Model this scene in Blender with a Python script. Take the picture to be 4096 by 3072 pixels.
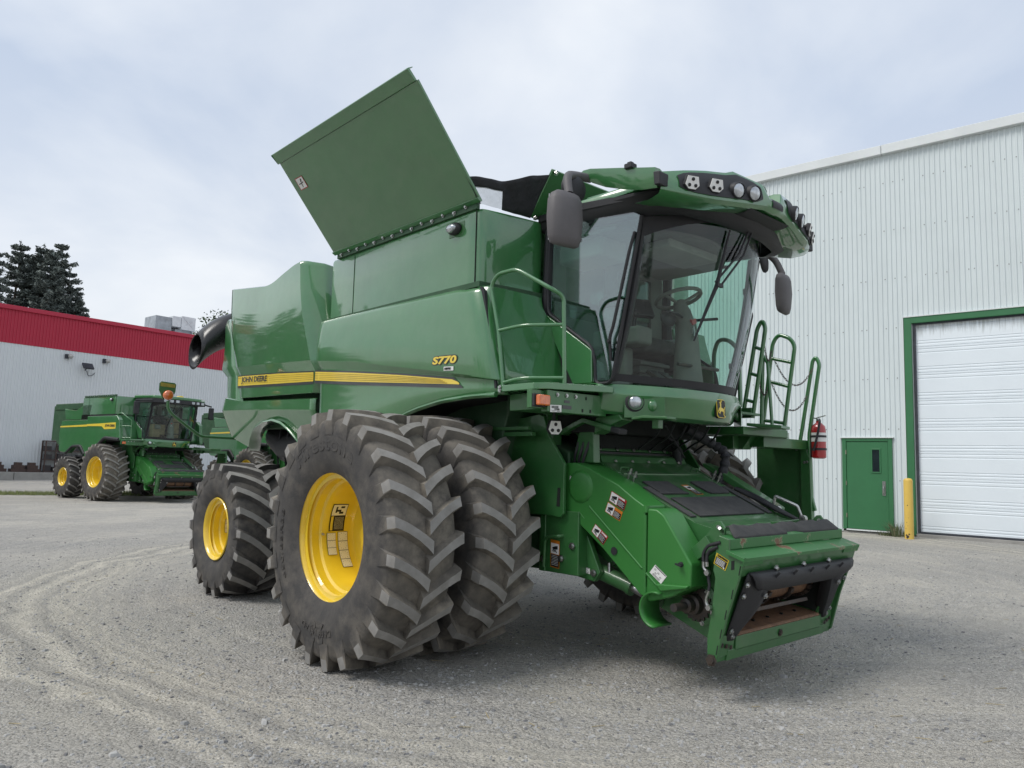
import bpy, bmesh, math, random
from mathutils import Vector, Matrix

random.seed(7)
PI = math.pi
for o in list(bpy.data.objects):
    bpy.data.objects.remove(o)
scene = bpy.context.scene
COL = scene.collection

# ------------------------------------------------------------------ camera
EYE = 1.5052
cam_d = bpy.data.cameras.new('camera')
cam_d.sensor_width = 36.0
cam_d.lens = 755.8 / 1024 * 36.0
cam_d.clip_start = 0.1
cam_d.clip_end = 2000
cam = bpy.data.objects.new('camera', cam_d)
COL.objects.link(cam)
_up = Vector((0.03367908, -0.99300902, 0.11313178))      # world up seen by the camera (x right, y down, z ahead)
_fw = Vector((0, 0, 1)) - _up * 0.11313178
_fw.normalize()
_rt = _fw.cross(_up)
B = Matrix((( _rt.x, _fw.x, _up.x), (_rt.y, _fw.y, _up.y), (_rt.z, _fw.z, _up.z)))   # camera = B @ world
cx, cy, cz = Vector(B[0]), Vector(B[1]), Vector(B[2])
mw = Matrix(((cx.x, -cy.x, -cz.x, 0), (cx.y, -cy.y, -cz.y, 0), (cx.z, -cy.z, -cz.z, EYE), (0, 0, 0, 1)))
cam.matrix_world = mw
scene.camera = cam
scene.render.resolution_x = 1024
scene.render.resolution_y = 768

# ------------------------------------------------------------------ world, sun, exposure
SUN_EL = math.radians(54)
SUN_AZ = math.radians(-112)            # clockwise from +Y: to the left and a little behind the camera
sun_dir = Vector((math.sin(SUN_AZ) * math.cos(SUN_EL), math.cos(SUN_AZ) * math.cos(SUN_EL), math.sin(SUN_EL)))
world = bpy.data.worlds.new('World')
scene.world = world
world.use_nodes = True
nt = world.node_tree
for n in list(nt.nodes):
    nt.nodes.remove(n)
def wn(t, **k):
    n = nt.nodes.new(t)
    for a, b in k.items():
        setattr(n, a, b)
    return n
out = wn('ShaderNodeOutputWorld')
sky = wn('ShaderNodeTexSky', sky_type='NISHITA')
sky.sun_disc = False
sky.sun_elevation = SUN_EL
sky.sun_rotation = SUN_AZ
sky.air_density = 1.0
sky.dust_density = 3.0
bg1 = wn('ShaderNodeBackground')
bg1.inputs[1].default_value = 0.10
nt.links.new(sky.outputs[0], bg1.inputs[0])
tc = wn('ShaderNodeTexCoord')
# flatten the sky direction onto a cloud layer so that clouds crowd towards the horizon
sep = wn('ShaderNodeSeparateXYZ')
nt.links.new(tc.outputs['Generated'], sep.inputs[0])
zc = wn('ShaderNodeMath', operation='MAXIMUM'); zc.inputs[1].default_value = 0.0
nt.links.new(sep.outputs[2], zc.inputs[0])
za = wn('ShaderNodeMath', operation='ADD'); za.inputs[1].default_value = 0.22
nt.links.new(zc.outputs[0], za.inputs[0])
comb = wn('ShaderNodeCombineXYZ')
for i in (0, 1):
    d = wn('ShaderNodeMath', operation='DIVIDE')
    nt.links.new(sep.outputs[i], d.inputs[0]); nt.links.new(za.outputs[0], d.inputs[1])
    nt.links.new(d.outputs[0], comb.inputs[i])
n1 = wn('ShaderNodeTexNoise'); n1.inputs['Scale'].default_value = 1.15; n1.inputs['Detail'].default_value = 7; n1.inputs['Roughness'].default_value = 0.52
n1.inputs['Distortion'].default_value = 0.35
nt.links.new(comb.outputs[0], n1.inputs['Vector'])
n2 = wn('ShaderNodeTexNoise'); n2.inputs['Scale'].default_value = 0.62; n2.inputs['Detail'].default_value = 4
nt.links.new(comb.outputs[0], n2.inputs['Vector'])
r1 = wn('ShaderNodeValToRGB')
r1.color_ramp.elements[0].position = 0.38; r1.color_ramp.elements[0].color = (0.50, 0.575, 0.70, 1)
r1.color_ramp.elements[1].position = 0.62; r1.color_ramp.elements[1].color = (0.75, 0.79, 0.845, 1)
nt.links.new(n1.outputs[0], r1.inputs[0])
bg2 = wn('ShaderNodeBackground'); bg2.inputs[1].default_value = 0.83
# whiter towards the horizon
hr = wn('ShaderNodeMapRange'); hr.inputs[1].default_value = 0.0; hr.inputs[2].default_value = 0.42; hr.inputs[3].default_value = 0.85; hr.inputs[4].default_value = 0.0
nt.links.new(zc.outputs[0], hr.inputs[0])
mixh = wn('ShaderNodeMixRGB'); mixh.inputs[2].default_value = (0.80, 0.825, 0.845, 1)
nt.links.new(hr.outputs[0], mixh.inputs[0]); nt.links.new(r1.outputs[0], mixh.inputs[1])
nt.links.new(mixh.outputs[0], bg2.inputs[0])
r2 = wn('ShaderNodeMapRange'); r2.inputs[1].default_value = 0.30; r2.inputs[2].default_value = 0.62; r2.inputs[3].default_value = 0.80; r2.inputs[4].default_value = 1.0
nt.links.new(n2.outputs[0], r2.inputs[0])
mixw = wn('ShaderNodeMixShader')
nt.links.new(r2.outputs[0], mixw.inputs[0]); nt.links.new(bg1.outputs[0], mixw.inputs[1]); nt.links.new(bg2.outputs[0], mixw.inputs[2])
nt.links.new(mixw.outputs[0], out.inputs[0])

sun_d = bpy.data.lights.new('sun', 'SUN')
sun_d.energy = 1.5
sun_d.angle = math.radians(24)
sun_d.color = (1.0, 0.965, 0.91)
sun = bpy.data.objects.new('sun', sun_d)
COL.objects.link(sun)
sun.rotation_euler = (-sun_dir).to_track_quat('-Z', 'Y').to_euler()

vs = scene.view_settings
vs.view_transform = 'Standard'
vs.look = 'None'
vs.exposure = 0.52
vs.gamma = 1.0
vs.use_curve_mapping = False

# ------------------------------------------------------------------ materials
MATS = {}
def mat(name, color, rough=0.5, spec=0.5, metal=0.0, coat=0.0, coat_rough=0.03, noise=None, bump=None, emit=None):
    """noise = (scale, amount[, second colour]) varies the colour; bump = (scale, strength, distance)"""
    if name in MATS:
        return MATS[name]
    m = bpy.data.materials.new(name)
    m.use_nodes = True
    t = m.node_tree
    p = t.nodes['Principled BSDF']
    p.inputs['Base Color'].default_value = (*color, 1)
    p.inputs['Roughness'].default_value = rough
    p.inputs['Specular IOR Level'].default_value = spec
    p.inputs['Metallic'].default_value = metal
    p.inputs['Coat Weight'].default_value = coat
    p.inputs['Coat Roughness'].default_value = coat_rough
    co = t.nodes.new('ShaderNodeTexCoord')
    if noise:
        nn = t.nodes.new('ShaderNodeTexNoise')
        nn.inputs['Scale'].default_value = noise[0]
        nn.inputs['Detail'].default_value = 6
        nn.inputs['Roughness'].default_value = 0.6
        t.links.new(co.outputs['Object'], nn.inputs['Vector'])
        rr = t.nodes.new('ShaderNodeValToRGB')
        c2 = noise[2] if len(noise) > 2 else tuple(c * 0.55 for c in color)
        rr.color_ramp.elements[0].position = 0.5 - noise[1] * 0.5
        rr.color_ramp.elements[1].position = 0.5 + 0.32 - noise[1] * 0.2
        rr.color_ramp.elements[0].color = (*c2, 1)
        rr.color_ramp.elements[1].color = (*color, 1)
        t.links.new(nn.outputs[0], rr.inputs[0])
        t.links.new(rr.outputs[0], p.inputs['Base Color'])
        mr = t.nodes.new('ShaderNodeMapRange')
        mr.inputs[3].default_value = min(1, rough + 0.14); mr.inputs[4].default_value = max(0.02, rough - 0.04)
        t.links.new(nn.outputs[0], mr.inputs[0])
        t.links.new(mr.outputs[0], p.inputs['Roughness'])
    if bump:
        bn = t.nodes.new('ShaderNodeTexNoise')
        bn.inputs['Scale'].default_value = bump[0]
        bn.inputs['Detail'].default_value = 5
        t.links.new(co.outputs['Object'], bn.inputs['Vector'])
        b = t.nodes.new('ShaderNodeBump')
        b.inputs['Strength'].default_value = bump[1]
        b.inputs['Distance'].default_value = bump[2]
        t.links.new(bn.outputs[0], b.inputs['Height'])
        t.links.new(b.outputs[0], p.inputs['Normal'])
    MATS[name] = m
    return m

def paint(name, color, dust=0.25, rough=0.30, coat=1.0):
    """sprayed sheet metal: clear coat, slight waviness, thin dust film"""
    m = mat(name, color, rough=rough, spec=0.6, coat=coat, coat_rough=0.045, noise=(2.3, 0.35, tuple(c * 0.82 for c in color)), bump=(1.6, 0.018, 0.5))
    t = m.node_tree
    p = t.nodes['Principled BSDF']
    p.inputs['Coat IOR'].default_value = 1.68
    co = [n for n in t.nodes if n.type == 'TEX_COORD'][0]
    src = p.inputs['Base Color'].links[0].from_socket
    nz = t.nodes.new('ShaderNodeTexNoise'); nz.inputs['Scale'].default_value = 5.0; nz.inputs['Detail'].default_value = 9; nz.inputs['Roughness'].default_value = 0.7
    t.links.new(co.outputs['Object'], nz.inputs['Vector'])
    geo = t.nodes.new('ShaderNodeNewGeometry')
    sx = t.nodes.new('ShaderNodeSeparateXYZ'); t.links.new(geo.outputs['Normal'], sx.inputs[0])
    up = t.nodes.new('ShaderNodeMapRange'); up.inputs[1].default_value = 0.2; up.inputs[2].default_value = 1.0; up.inputs[3].default_value = 0.25; up.inputs[4].default_value = 1.0
    t.links.new(sx.outputs[2], up.inputs[0])
    mr = t.nodes.new('ShaderNodeMapRange'); mr.inputs[1].default_value = 0.42; mr.inputs[2].default_value = 0.78; mr.inputs[3].default_value = 0.02; mr.inputs[4].default_value = dust
    t.links.new(nz.outputs[0], mr.inputs[0])
    mu = t.nodes.new('ShaderNodeMath'); mu.operation = 'MULTIPLY'
    t.links.new(mr.outputs[0], mu.inputs[0]); t.links.new(up.outputs[0], mu.inputs[1])
    mx = t.nodes.new('ShaderNodeMixRGB'); mx.inputs[2].default_value = (0.30, 0.29, 0.25, 1)
    t.links.new(mu.outputs[0], mx.inputs[0]); t.links.new(src, mx.inputs[1])
    t.links.new(mx.outputs[0], p.inputs['Base Color'])
    return m

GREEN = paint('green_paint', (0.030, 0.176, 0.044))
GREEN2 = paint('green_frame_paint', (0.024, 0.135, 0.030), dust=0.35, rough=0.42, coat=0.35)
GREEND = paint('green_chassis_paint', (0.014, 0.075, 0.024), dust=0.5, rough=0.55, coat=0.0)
PLASTG = mat('green_moulding', (0.036, 0.185, 0.036), rough=0.36, spec=0.5, noise=(3.5, 0.4, (0.031, 0.165, 0.032)), bump=(220, 0.05, 0.01))
BLACK = mat('black_plastic', (0.018, 0.019, 0.022), rough=0.5, spec=0.4, noise=(6, 0.4, (0.03, 0.03, 0.033)), bump=(160, 0.12, 0.01))
BLACKG = mat('black_gloss', (0.010, 0.010, 0.012), rough=0.22, spec=0.5, noise=(4, 0.3, (0.02, 0.02, 0.02)))
DARK = mat('dark_interior', (0.012, 0.016, 0.014), rough=0.8, noise=(5, 0.4))
GREYP = mat('grey_plastic', (0.115, 0.108, 0.112), rough=0.55, noise=(4, 0.3, (0.09, 0.085, 0.088)), bump=(180, 0.08, 0.01))
RUBBER = mat('black_rubber_mat', (0.035, 0.036, 0.038), rough=0.85, noise=(9, 0.6, (0.07, 0.07, 0.068)), bump=(90, 0.3, 0.01))
YELLOW = paint('yellow_paint', (0.90, 0.62, 0.018), dust=0.05, rough=0.35, coat=0.6)
STRIPEY = mat('yellow_vinyl', (0.80, 0.60, 0.06), rough=0.3, spec=0.5, coat=0.5, noise=(3, 0.2, (0.76, 0.56, 0.05)))
STRIPEK = mat('charcoal_vinyl', (0.05, 0.055, 0.055), rough=0.35, coat=0.4, noise=(3, 0.2))
STEEL = mat('zinc_steel', (0.55, 0.55, 0.54), rough=0.28, metal=1.0, noise=(20, 0.3, (0.42, 0.42, 0.41)))
DSTEEL = mat('dark_steel', (0.06, 0.06, 0.062), rough=0.45, metal=0.6, noise=(12, 0.5, (0.10, 0.07, 0.05)))
RUST = mat('worn_brown_steel', (0.24, 0.135, 0.075), rough=0.62, noise=(14, 0.6, (0.11, 0.065, 0.045)), bump=(40, 0.25, 0.02))
WHITE = mat('white_label', (0.78, 0.78, 0.76), rough=0.4, noise=(8, 0.3, (0.7, 0.7, 0.68)))
CREAM = mat('cream_label', (0.86, 0.82, 0.60), rough=0.4, noise=(8, 0.3, (0.80, 0.76, 0.55)))
INK = mat('printed_ink', (0.012, 0.012, 0.012), rough=0.4, noise=(9, 0.2))
REDL = mat('red_label', (0.55, 0.03, 0.03), rough=0.4, noise=(8, 0.2))
ORANGEL = mat('orange_label', (0.85, 0.26, 0.02), rough=0.4, noise=(8, 0.2))
YELL = mat('yellow_label', (0.85, 0.62, 0.03), rough=0.4, noise=(8, 0.2))
AMBER = mat('amber_lens', (0.75, 0.17, 0.02), rough=0.12, spec=0.8, coat=1.0, noise=(30, 0.5, (0.5, 0.09, 0.01)))
LENS = mat('clear_lens', (0.62, 0.65, 0.68), rough=0.06, spec=1.0, metal=0.6, coat=1.0, noise=(18, 0.5, (0.25, 0.27, 0.3)))
REDP = mat('red_enamel', (0.42, 0.015, 0.018), rough=0.25, coat=0.8, noise=(5, 0.3, (0.34, 0.012, 0.015)))
CLOTH = mat('black_tarpaulin', (0.016, 0.017, 0.021), rough=0.6, noise=(7, 0.4, (0.028, 0.029, 0.034)), bump=(16, 0.5, 0.03))
SEATM = mat('seat_cloth', (0.10, 0.10, 0.095), rough=0.8, noise=(9, 0.4), bump=(80, 0.2, 0.01))
TANM = mat('cab_trim', (0.19, 0.185, 0.165), rough=0.65, noise=(5, 0.3, (0.15, 0.145, 0.13)))
FILM = mat('protective_film', (0.42, 0.45, 0.44), rough=0.18, spec=0.7, noise=(14, 0.6, (0.2, 0.23, 0.22)), bump=(22, 0.7, 0.04))

def tyre_mat():
    m = mat('tyre_rubber', (0.052, 0.050, 0.048), rough=0.78, spec=0.35, bump=(60, 0.25, 0.008))
    t = m.node_tree; p = t.nodes['Principled BSDF']
    co = [n for n in t.nodes if n.type == 'TEX_COORD'][0]
    a = t.nodes.new('ShaderNodeTexNoise'); a.inputs['Scale'].default_value = 7; a.inputs['Detail'].default_value = 10; a.inputs['Roughness'].default_value = 0.65
    t.links.new(co.outputs['Object'], a.inputs['Vector'])
    b = t.nodes.new('ShaderNodeTexNoise'); b.inputs['Scale'].default_value = 2.1; b.inputs['Detail'].default_value = 4
    t.links.new(co.outputs['Object'], b.inputs['Vector'])
    s = t.nodes.new('ShaderNodeSeparateXYZ'); t.links.new(co.outputs['Object'], s.inputs[0])
    cb = t.nodes.new('ShaderNodeCombineXYZ'); t.links.new(s.outputs[0], cb.inputs[0]); t.links.new(s.outputs[2], cb.inputs[2])
    ln = t.nodes.new('ShaderNodeVectorMath'); ln.operation = 'LENGTH'; t.links.new(cb.outputs[0], ln.inputs[0])
    rad = t.nodes.new('ShaderNodeMapRange'); rad.inputs[1].default_value = 0.80; rad.inputs[2].default_value = 0.95
    t.links.new(ln.outputs['Value'], rad.inputs[0])
    mr = t.nodes.new('ShaderNodeMapRange'); mr.inputs[1].default_value = 0.40; mr.inputs[2].default_value = 0.66
    t.links.new(a.outputs[0], mr.inputs[0])
    mr2 = t.nodes.new('ShaderNodeMapRange'); mr2.inputs[1].default_value = 0.35; mr2.inputs[2].default_value = 0.6; mr2.inputs[3].default_value = 0.35; mr2.inputs[4].default_value = 1.0
    t.links.new(b.outputs[0], mr2.inputs[0])
    mu = t.nodes.new('ShaderNodeMath'); mu.operation = 'MULTIPLY'; t.links.new(mr.outputs[0], mu.inputs[0]); t.links.new(mr2.outputs[0], mu.inputs[1])
    mx0 = t.nodes.new('ShaderNodeMixRGB'); mx0.inputs[1].default_value = (0.052, 0.050, 0.049, 1); mx0.inputs[2].default_value = (0.125, 0.113, 0.098, 1)
    t.links.new(mu.outputs[0], mx0.inputs[0])
    mx1 = t.nodes.new('ShaderNodeMixRGB'); mx1.inputs[1].default_value = (0.105, 0.096, 0.083, 1); mx1.inputs[2].default_value = (0.25, 0.222, 0.18, 1)
    t.links.new(mu.outputs[0], mx1.inputs[0])
    mx = t.nodes.new('ShaderNodeMixRGB'); t.links.new(rad.outputs[0], mx.inputs[0]); t.links.new(mx0.outputs[0], mx.inputs[1]); t.links.new(mx1.outputs[0], mx.inputs[2])
    t.links.new(mx.outputs[0], p.inputs['Base Color'])
    return m
TYRE = tyre_mat()
LUG = mat('tyre_lug_face', (0.29, 0.282, 0.268), rough=0.85, spec=0.3, noise=(9, 0.55, (0.19, 0.182, 0.168)), bump=(50, 0.25, 0.006))

def glass(name, tint, rough=0.015, refl=1.35):
    m = bpy.data.materials.new(name); m.use_nodes = True
    t = m.node_tree
    for n in list(t.nodes):
        t.nodes.remove(n)
    o = t.nodes.new('ShaderNodeOutputMaterial')
    tr = t.nodes.new('ShaderNodeBsdfTransparent'); tr.inputs[0].default_value = (*tint, 1)
    gl = t.nodes.new('ShaderNodeBsdfGlossy'); gl.inputs['Roughness'].default_value = rough
    gl.inputs[0].default_value = (0.95, 0.97, 1, 1)
    fr = t.nodes.new('ShaderNodeLayerWeight'); fr.inputs[0].default_value = 0.5
    pw = t.nodes.new('ShaderNodeMath'); pw.operation = 'POWER'; pw.inputs[1].default_value = 5.0
    t.links.new(fr.outputs['Facing'], pw.inputs[0])
    ml = t.nodes.new('ShaderNodeMath'); ml.operation = 'MULTIPLY_ADD'; ml.inputs[1].default_value = 0.93; ml.inputs[2].default_value = 0.055 * refl; ml.use_clamp = True
    t.links.new(pw.outputs[0], ml.inputs[0])
    mx = t.nodes.new('ShaderNodeMixShader')
    t.links.new(ml.outputs[0], mx.inputs[0]); t.links.new(tr.outputs[0], mx.inputs[1]); t.links.new(gl.outputs[0], mx.inputs[2])
    t.links.new(mx.outputs[0], o.inputs[0])
    MATS[name] = m
    return m
GLASS = glass('tinted_cab_glass', (0.72, 0.86, 0.81), refl=1.0)
GLASSR = glass('mirror_tint_door_glass', (0.66, 0.80, 0.76), refl=3.2)
GLASSD = glass('dark_window_glass', (0.25, 0.29, 0.30), refl=1.6)
CLEAR = mat('clear_vinyl', (0.80, 0.83, 0.86), rough=0.25, spec=0.8, noise=(12, 0.6, (0.5, 0.54, 0.58)), bump=(11, 0.9, 0.05))
CLEAR.node_tree.nodes['Principled BSDF'].inputs['Alpha'].default_value = 0.5

# ------------------------------------------------------------------ mesh helpers
def V(*a):
    return Vector(a[0]) if len(a) == 1 else Vector(a)

class MB:
    """collects shapes for ONE mesh object"""
    def __init__(self):
        self.v = []; self.f = []; self.mi = []; self.cur = 0
    def add(self, verts, faces):
        b = len(self.v)
        self.v += [tuple(p) for p in verts]
        self.f += [tuple(b + i for i in f) for f in faces]
        self.mi += [self.cur] * len(faces)
        return self
    def poly(self, pts):
        return self.add(pts, [tuple(range(len(pts)))])
    def box(self, lo, hi):
        x0, y0, z0 = [min(a, b) for a, b in zip(lo, hi)]; x1, y1, z1 = [max(a, b) for a, b in zip(lo, hi)]
        return self.add([(x0, y0, z0), (x1, y0, z0), (x1, y1, z0), (x0, y1, z0), (x0, y0, z1), (x1, y0, z1), (x1, y1, z1), (x0, y1, z1)],
                        [(0, 3, 2, 1), (4, 5, 6, 7), (0, 1, 5, 4), (1, 2, 6, 5), (2, 3, 7, 6), (3, 0, 4, 7)])
    def obox(self, c, a, b, d):
        """box about c with half-extent vectors a, b, d"""
        c, a, b, d = V(c), V(a), V(b), V(d)
        if a.cross(b).dot(d) < 0:
            a = -a
        pts = [c + a * i + b * j + d * k for k in (-1, 1) for (i, j) in ((-1, -1), (1, -1), (1, 1), (-1, 1))]
        return self.add(pts, [(0, 3, 2, 1), (4, 5, 6, 7), (0, 1, 5, 4), (1, 2, 6, 5), (2, 3, 7, 6), (3, 0, 4, 7)])
    def prism(self, pts, vec):
        """closed polygon swept along vec"""
        pts = [V(p) for p in pts]; vec = V(vec); n = len(pts)
        nrm = Vector((0, 0, 0))
        for i in range(n):
            nrm += pts[i].cross(pts[(i + 1) % n])
        if nrm.dot(vec) > 0:
            pts = pts[::-1]
        f = [tuple(range(n)), tuple(range(2 * n - 1, n - 1, -1))]
        f += [((i + 1) % n, i, n + i, n + (i + 1) % n) for i in range(n)]
        return self.add(pts + [p + vec for p in pts], f)
    def xz(self, pts, y0, y1):
        return self.prism([(p[0], y0, p[1]) for p in pts], (0, y1 - y0, 0))
    def yz(self, pts, x0, x1):
        return self.prism([(x0, p[0], p[1]) for p in pts], (x1 - x0, 0, 0))
    def xy(self, pts, z0, z1):
        return self.prism([(p[0], p[1], z0) for p in pts], (0, 0, z1 - z0))
    def grid(self, rows, close=False, flip=False):
        n = len(rows[0]); f = []
        for i in range(len(rows) - 1):
            for j in range(n if close else n - 1):
                a, b = i * n + j, i * n + (j + 1) % n
                q = (a, b, b + n, a + n)
                f.append(q[::-1] if flip else q)
        return self.add([p for r in rows for p in r], f)
    def tube(self, path, r, n=8, caps=True, closed=False):
        path = [V(p) for p in path]
        m = len(path)
        rs = r if isinstance(r, (list, tuple)) else [r] * m
        rings = []; prev = None
        for i in range(m):
            if closed:
                t = (path[(i + 1) % m] - path[i - 1]).normalized()
            else:
                t = (path[min(i + 1, m - 1)] - path[max(i - 1, 0)]).normalized()
            if prev is None:
                u = t.cross(Vector((0, 0, 1)))
                if u.length < 1e-4:
                    u = t.cross(Vector((1, 0, 0)))
            else:
                u = prev - t * prev.dot(t)
            u.normalize(); w = t.cross(u); prev = u
            rings.append([path[i] + (u * math.cos(2 * PI * k / n) + w * math.sin(2 * PI * k / n)) * rs[i] for k in range(n)])
        if closed:
            rings.append(rings[0])
        self.grid(rings, close=True)
        if caps and not closed:
            self.poly(rings[0][::-1]); self.poly(rings[-1])
        return self
    def lathe(self, prof, c=(0, 0, 0), axis=(0, 1, 0), n=32, caps=True):
        """prof = [(radius, distance along axis)]"""
        ax = V(axis).normalized(); c = V(c)
        u = ax.cross(Vector((0, 0, 1)))
        if u.length < 1e-4:
            u = Vector((1, 0, 0))
        u.normalize(); w = ax.cross(u)
        rings = [[c + ax * d + (u * math.cos(2 * PI * k / n) + w * math.sin(2 * PI * k / n)) * max(r, 1e-4) for k in range(n)] for r, d in prof]
        self.grid(rings, close=True)
        if caps:
            self.poly(rings[0][::-1]); self.poly(rings[-1])
        return self
    def ball(self, c, r, n=12, sc=(1, 1, 1)):
        rows = []
        for i in range(n // 2 + 1):
            th = PI * i / (n // 2)
            rows.append([(c[0] + sc[0] * r * math.sin(th) * math.cos(2 * PI * k / n), c[1] + sc[1] * r * math.sin(th) * math.sin(2 * PI * k / n), c[2] - sc[2] * r * math.cos(th)) for k in range(n)])
        return self.grid(rows, close=True)
    def mesh(self, name, mats, smooth=35):
        me = bpy.data.meshes.new(name)
        me.from_pydata(self.v, [], self.f)
        for m in (mats if isinstance(mats, (list, tuple)) else [mats]):
            me.materials.append(m)
        if any(self.mi):
            me.polygons.foreach_set('material_index', self.mi)
        bm = bmesh.new(); bm.from_mesh(me)
        bmesh.ops.remove_doubles(bm, verts=bm.verts, dist=0.0004)
        bmesh.ops.recalc_face_normals(bm, faces=bm.faces)
        bm.to_mesh(me); bm.free()
        if smooth:
            me.polygons.foreach_set('use_smooth', [True] * len(me.polygons))
            me.set_sharp_from_angle(angle=math.radians(smooth))
        me.update()
        return me
    def build(self, name, mats, parent=None, smooth=35, bevel=0.0, seg=2, solid=0.0):
        o = link(name, self.mesh(name, mats, smooth), parent)
        if name.endswith(('bolts', 'screws', 'holes', 'slots', 'hoses', 'ribs')):
            o['kind'] = 'stuff'
        if solid:
            s = o.modifiers.new('thickness', 'SOLIDIFY'); s.thickness = solid; s.offset = -1
        if bevel:
            b = o.modifiers.new('edges', 'BEVEL'); b.width = bevel; b.segments = seg; b.limit_method = 'ANGLE'; b.angle_limit = math.radians(32); b.harden_normals = True
        return o

def link(name, data, parent=None):
    o = bpy.data.objects.new(name, data)
    COL.objects.link(o)
    if parent:
        o.parent = parent
    return o
def tag(o, label=None, cat=None, group=None, kind=None):
    if label: o['label'] = label
    if cat: o['category'] = cat
    if group: o['group'] = group
    if kind: o['kind'] = kind
    return o
def empty(name, loc=(0, 0, 0), rot=(0, 0, 0)):
    o = bpy.data.objects.new(name, None)
    o.location = loc; o.rotation_euler = rot; o.empty_display_size = 0.3
    COL.objects.link(o)
    return o
def copy_tree(o, parent=None, skip=()):
    c = o.copy(); COL.objects.link(c); c.parent = parent
    for ch in list(o.children):
        if ch.name.split('.')[0] not in skip:
            copy_tree(ch, c, skip)
    return c
def fillet(path, r, n=4, closed=False):
    P = [V(p) for p in path]; out = [] if closed else [P[0]]
    rng = range(len(P)) if closed else range(1, len(P) - 1)
    for i in rng:
        a, b, c = P[i - 1], P[i], P[(i + 1) % len(P)]
        d1, d2 = (a - b), (c - b)
        k = min(r, d1.length * 0.48, d2.length * 0.48)
        s, e = b + d1.normalized() * k, b + d2.normalized() * k
        for j in range(n + 1):
            t = j / n
            out.append(s * (1 - t) ** 2 + b * 2 * t * (1 - t) + e * t * t)
    if not closed:
        out.append(P[-1])
    return out
def lerp(a, b, t):
    return a + (b - a) * t
def interp(x, tab):
    """piecewise linear table [(x, y), ...] with increasing x"""
    if x <= tab[0][0]: return tab[0][1]
    for (x0, y0), (x1, y1) in zip(tab, tab[1:]):
        if x <= x1:
            return lerp(y0, y1, (x - x0) / (x1 - x0))
    return tab[-1][1]
def bolt(mb, c, ax, r=0.014, h=0.012):
    mb.lathe([(r * 1.5, 0), (r * 1.5, h * .35), (r, h * .35), (r * .9, h)], c, ax, 6)

def text_mesh(s, size, extrude=0.0, bold=0.0, shear=0.0, spacing=1.0):
    cu = bpy.data.curves.new('txt', 'FONT')
    cu.body = s; cu.size = size; cu.extrude = extrude; cu.offset = bold; cu.shear = shear; cu.space_character = spacing
    cu.align_x = 'CENTER'; cu.align_y = 'CENTER'; cu.resolution_u = 3
    o = bpy.data.objects.new('txt', cu); COL.objects.link(o)
    dg = bpy.context.evaluated_depsgraph_get()
    me = bpy.data.meshes.new_from_object(o.evaluated_get(dg))
    bpy.data.objects.remove(o); bpy.data.curves.remove(cu)
    return me
def text_on(name, s, size, m, parent, c, ux, uy, fit=None, bold=0.0, shear=0.0, extrude=0.0008, lift=0.004, spacing=1.0):
    """flat lettering centred on c, ux = reading direction, uy = up; fit = (width, height)"""
    me = text_mesh(s, size, extrude, bold, shear, spacing)
    ux = V(ux).normalized(); uy = (V(uy) - ux * V(uy).dot(ux)).normalized(); uz = ux.cross(uy)
    xs = [v.co.x for v in me.vertices]; ys = [v.co.y for v in me.vertices]
    mx, my = (min(xs) + max(xs)) / 2, (min(ys) + max(ys)) / 2
    kx = ky = 1.0
    if fit:
        kx = fit[0] / (max(xs) - min(xs)); ky = fit[1] / (max(ys) - min(ys))
    for v in me.vertices:
        x, y, z = (v.co.x - mx) * kx, (v.co.y - my) * ky, v.co.z
        v.co = V(c) + ux * x + uy * y + uz * (z + lift)
    me.materials.clear(); me.materials.append(m)
    return link(name, me, parent)
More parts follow.
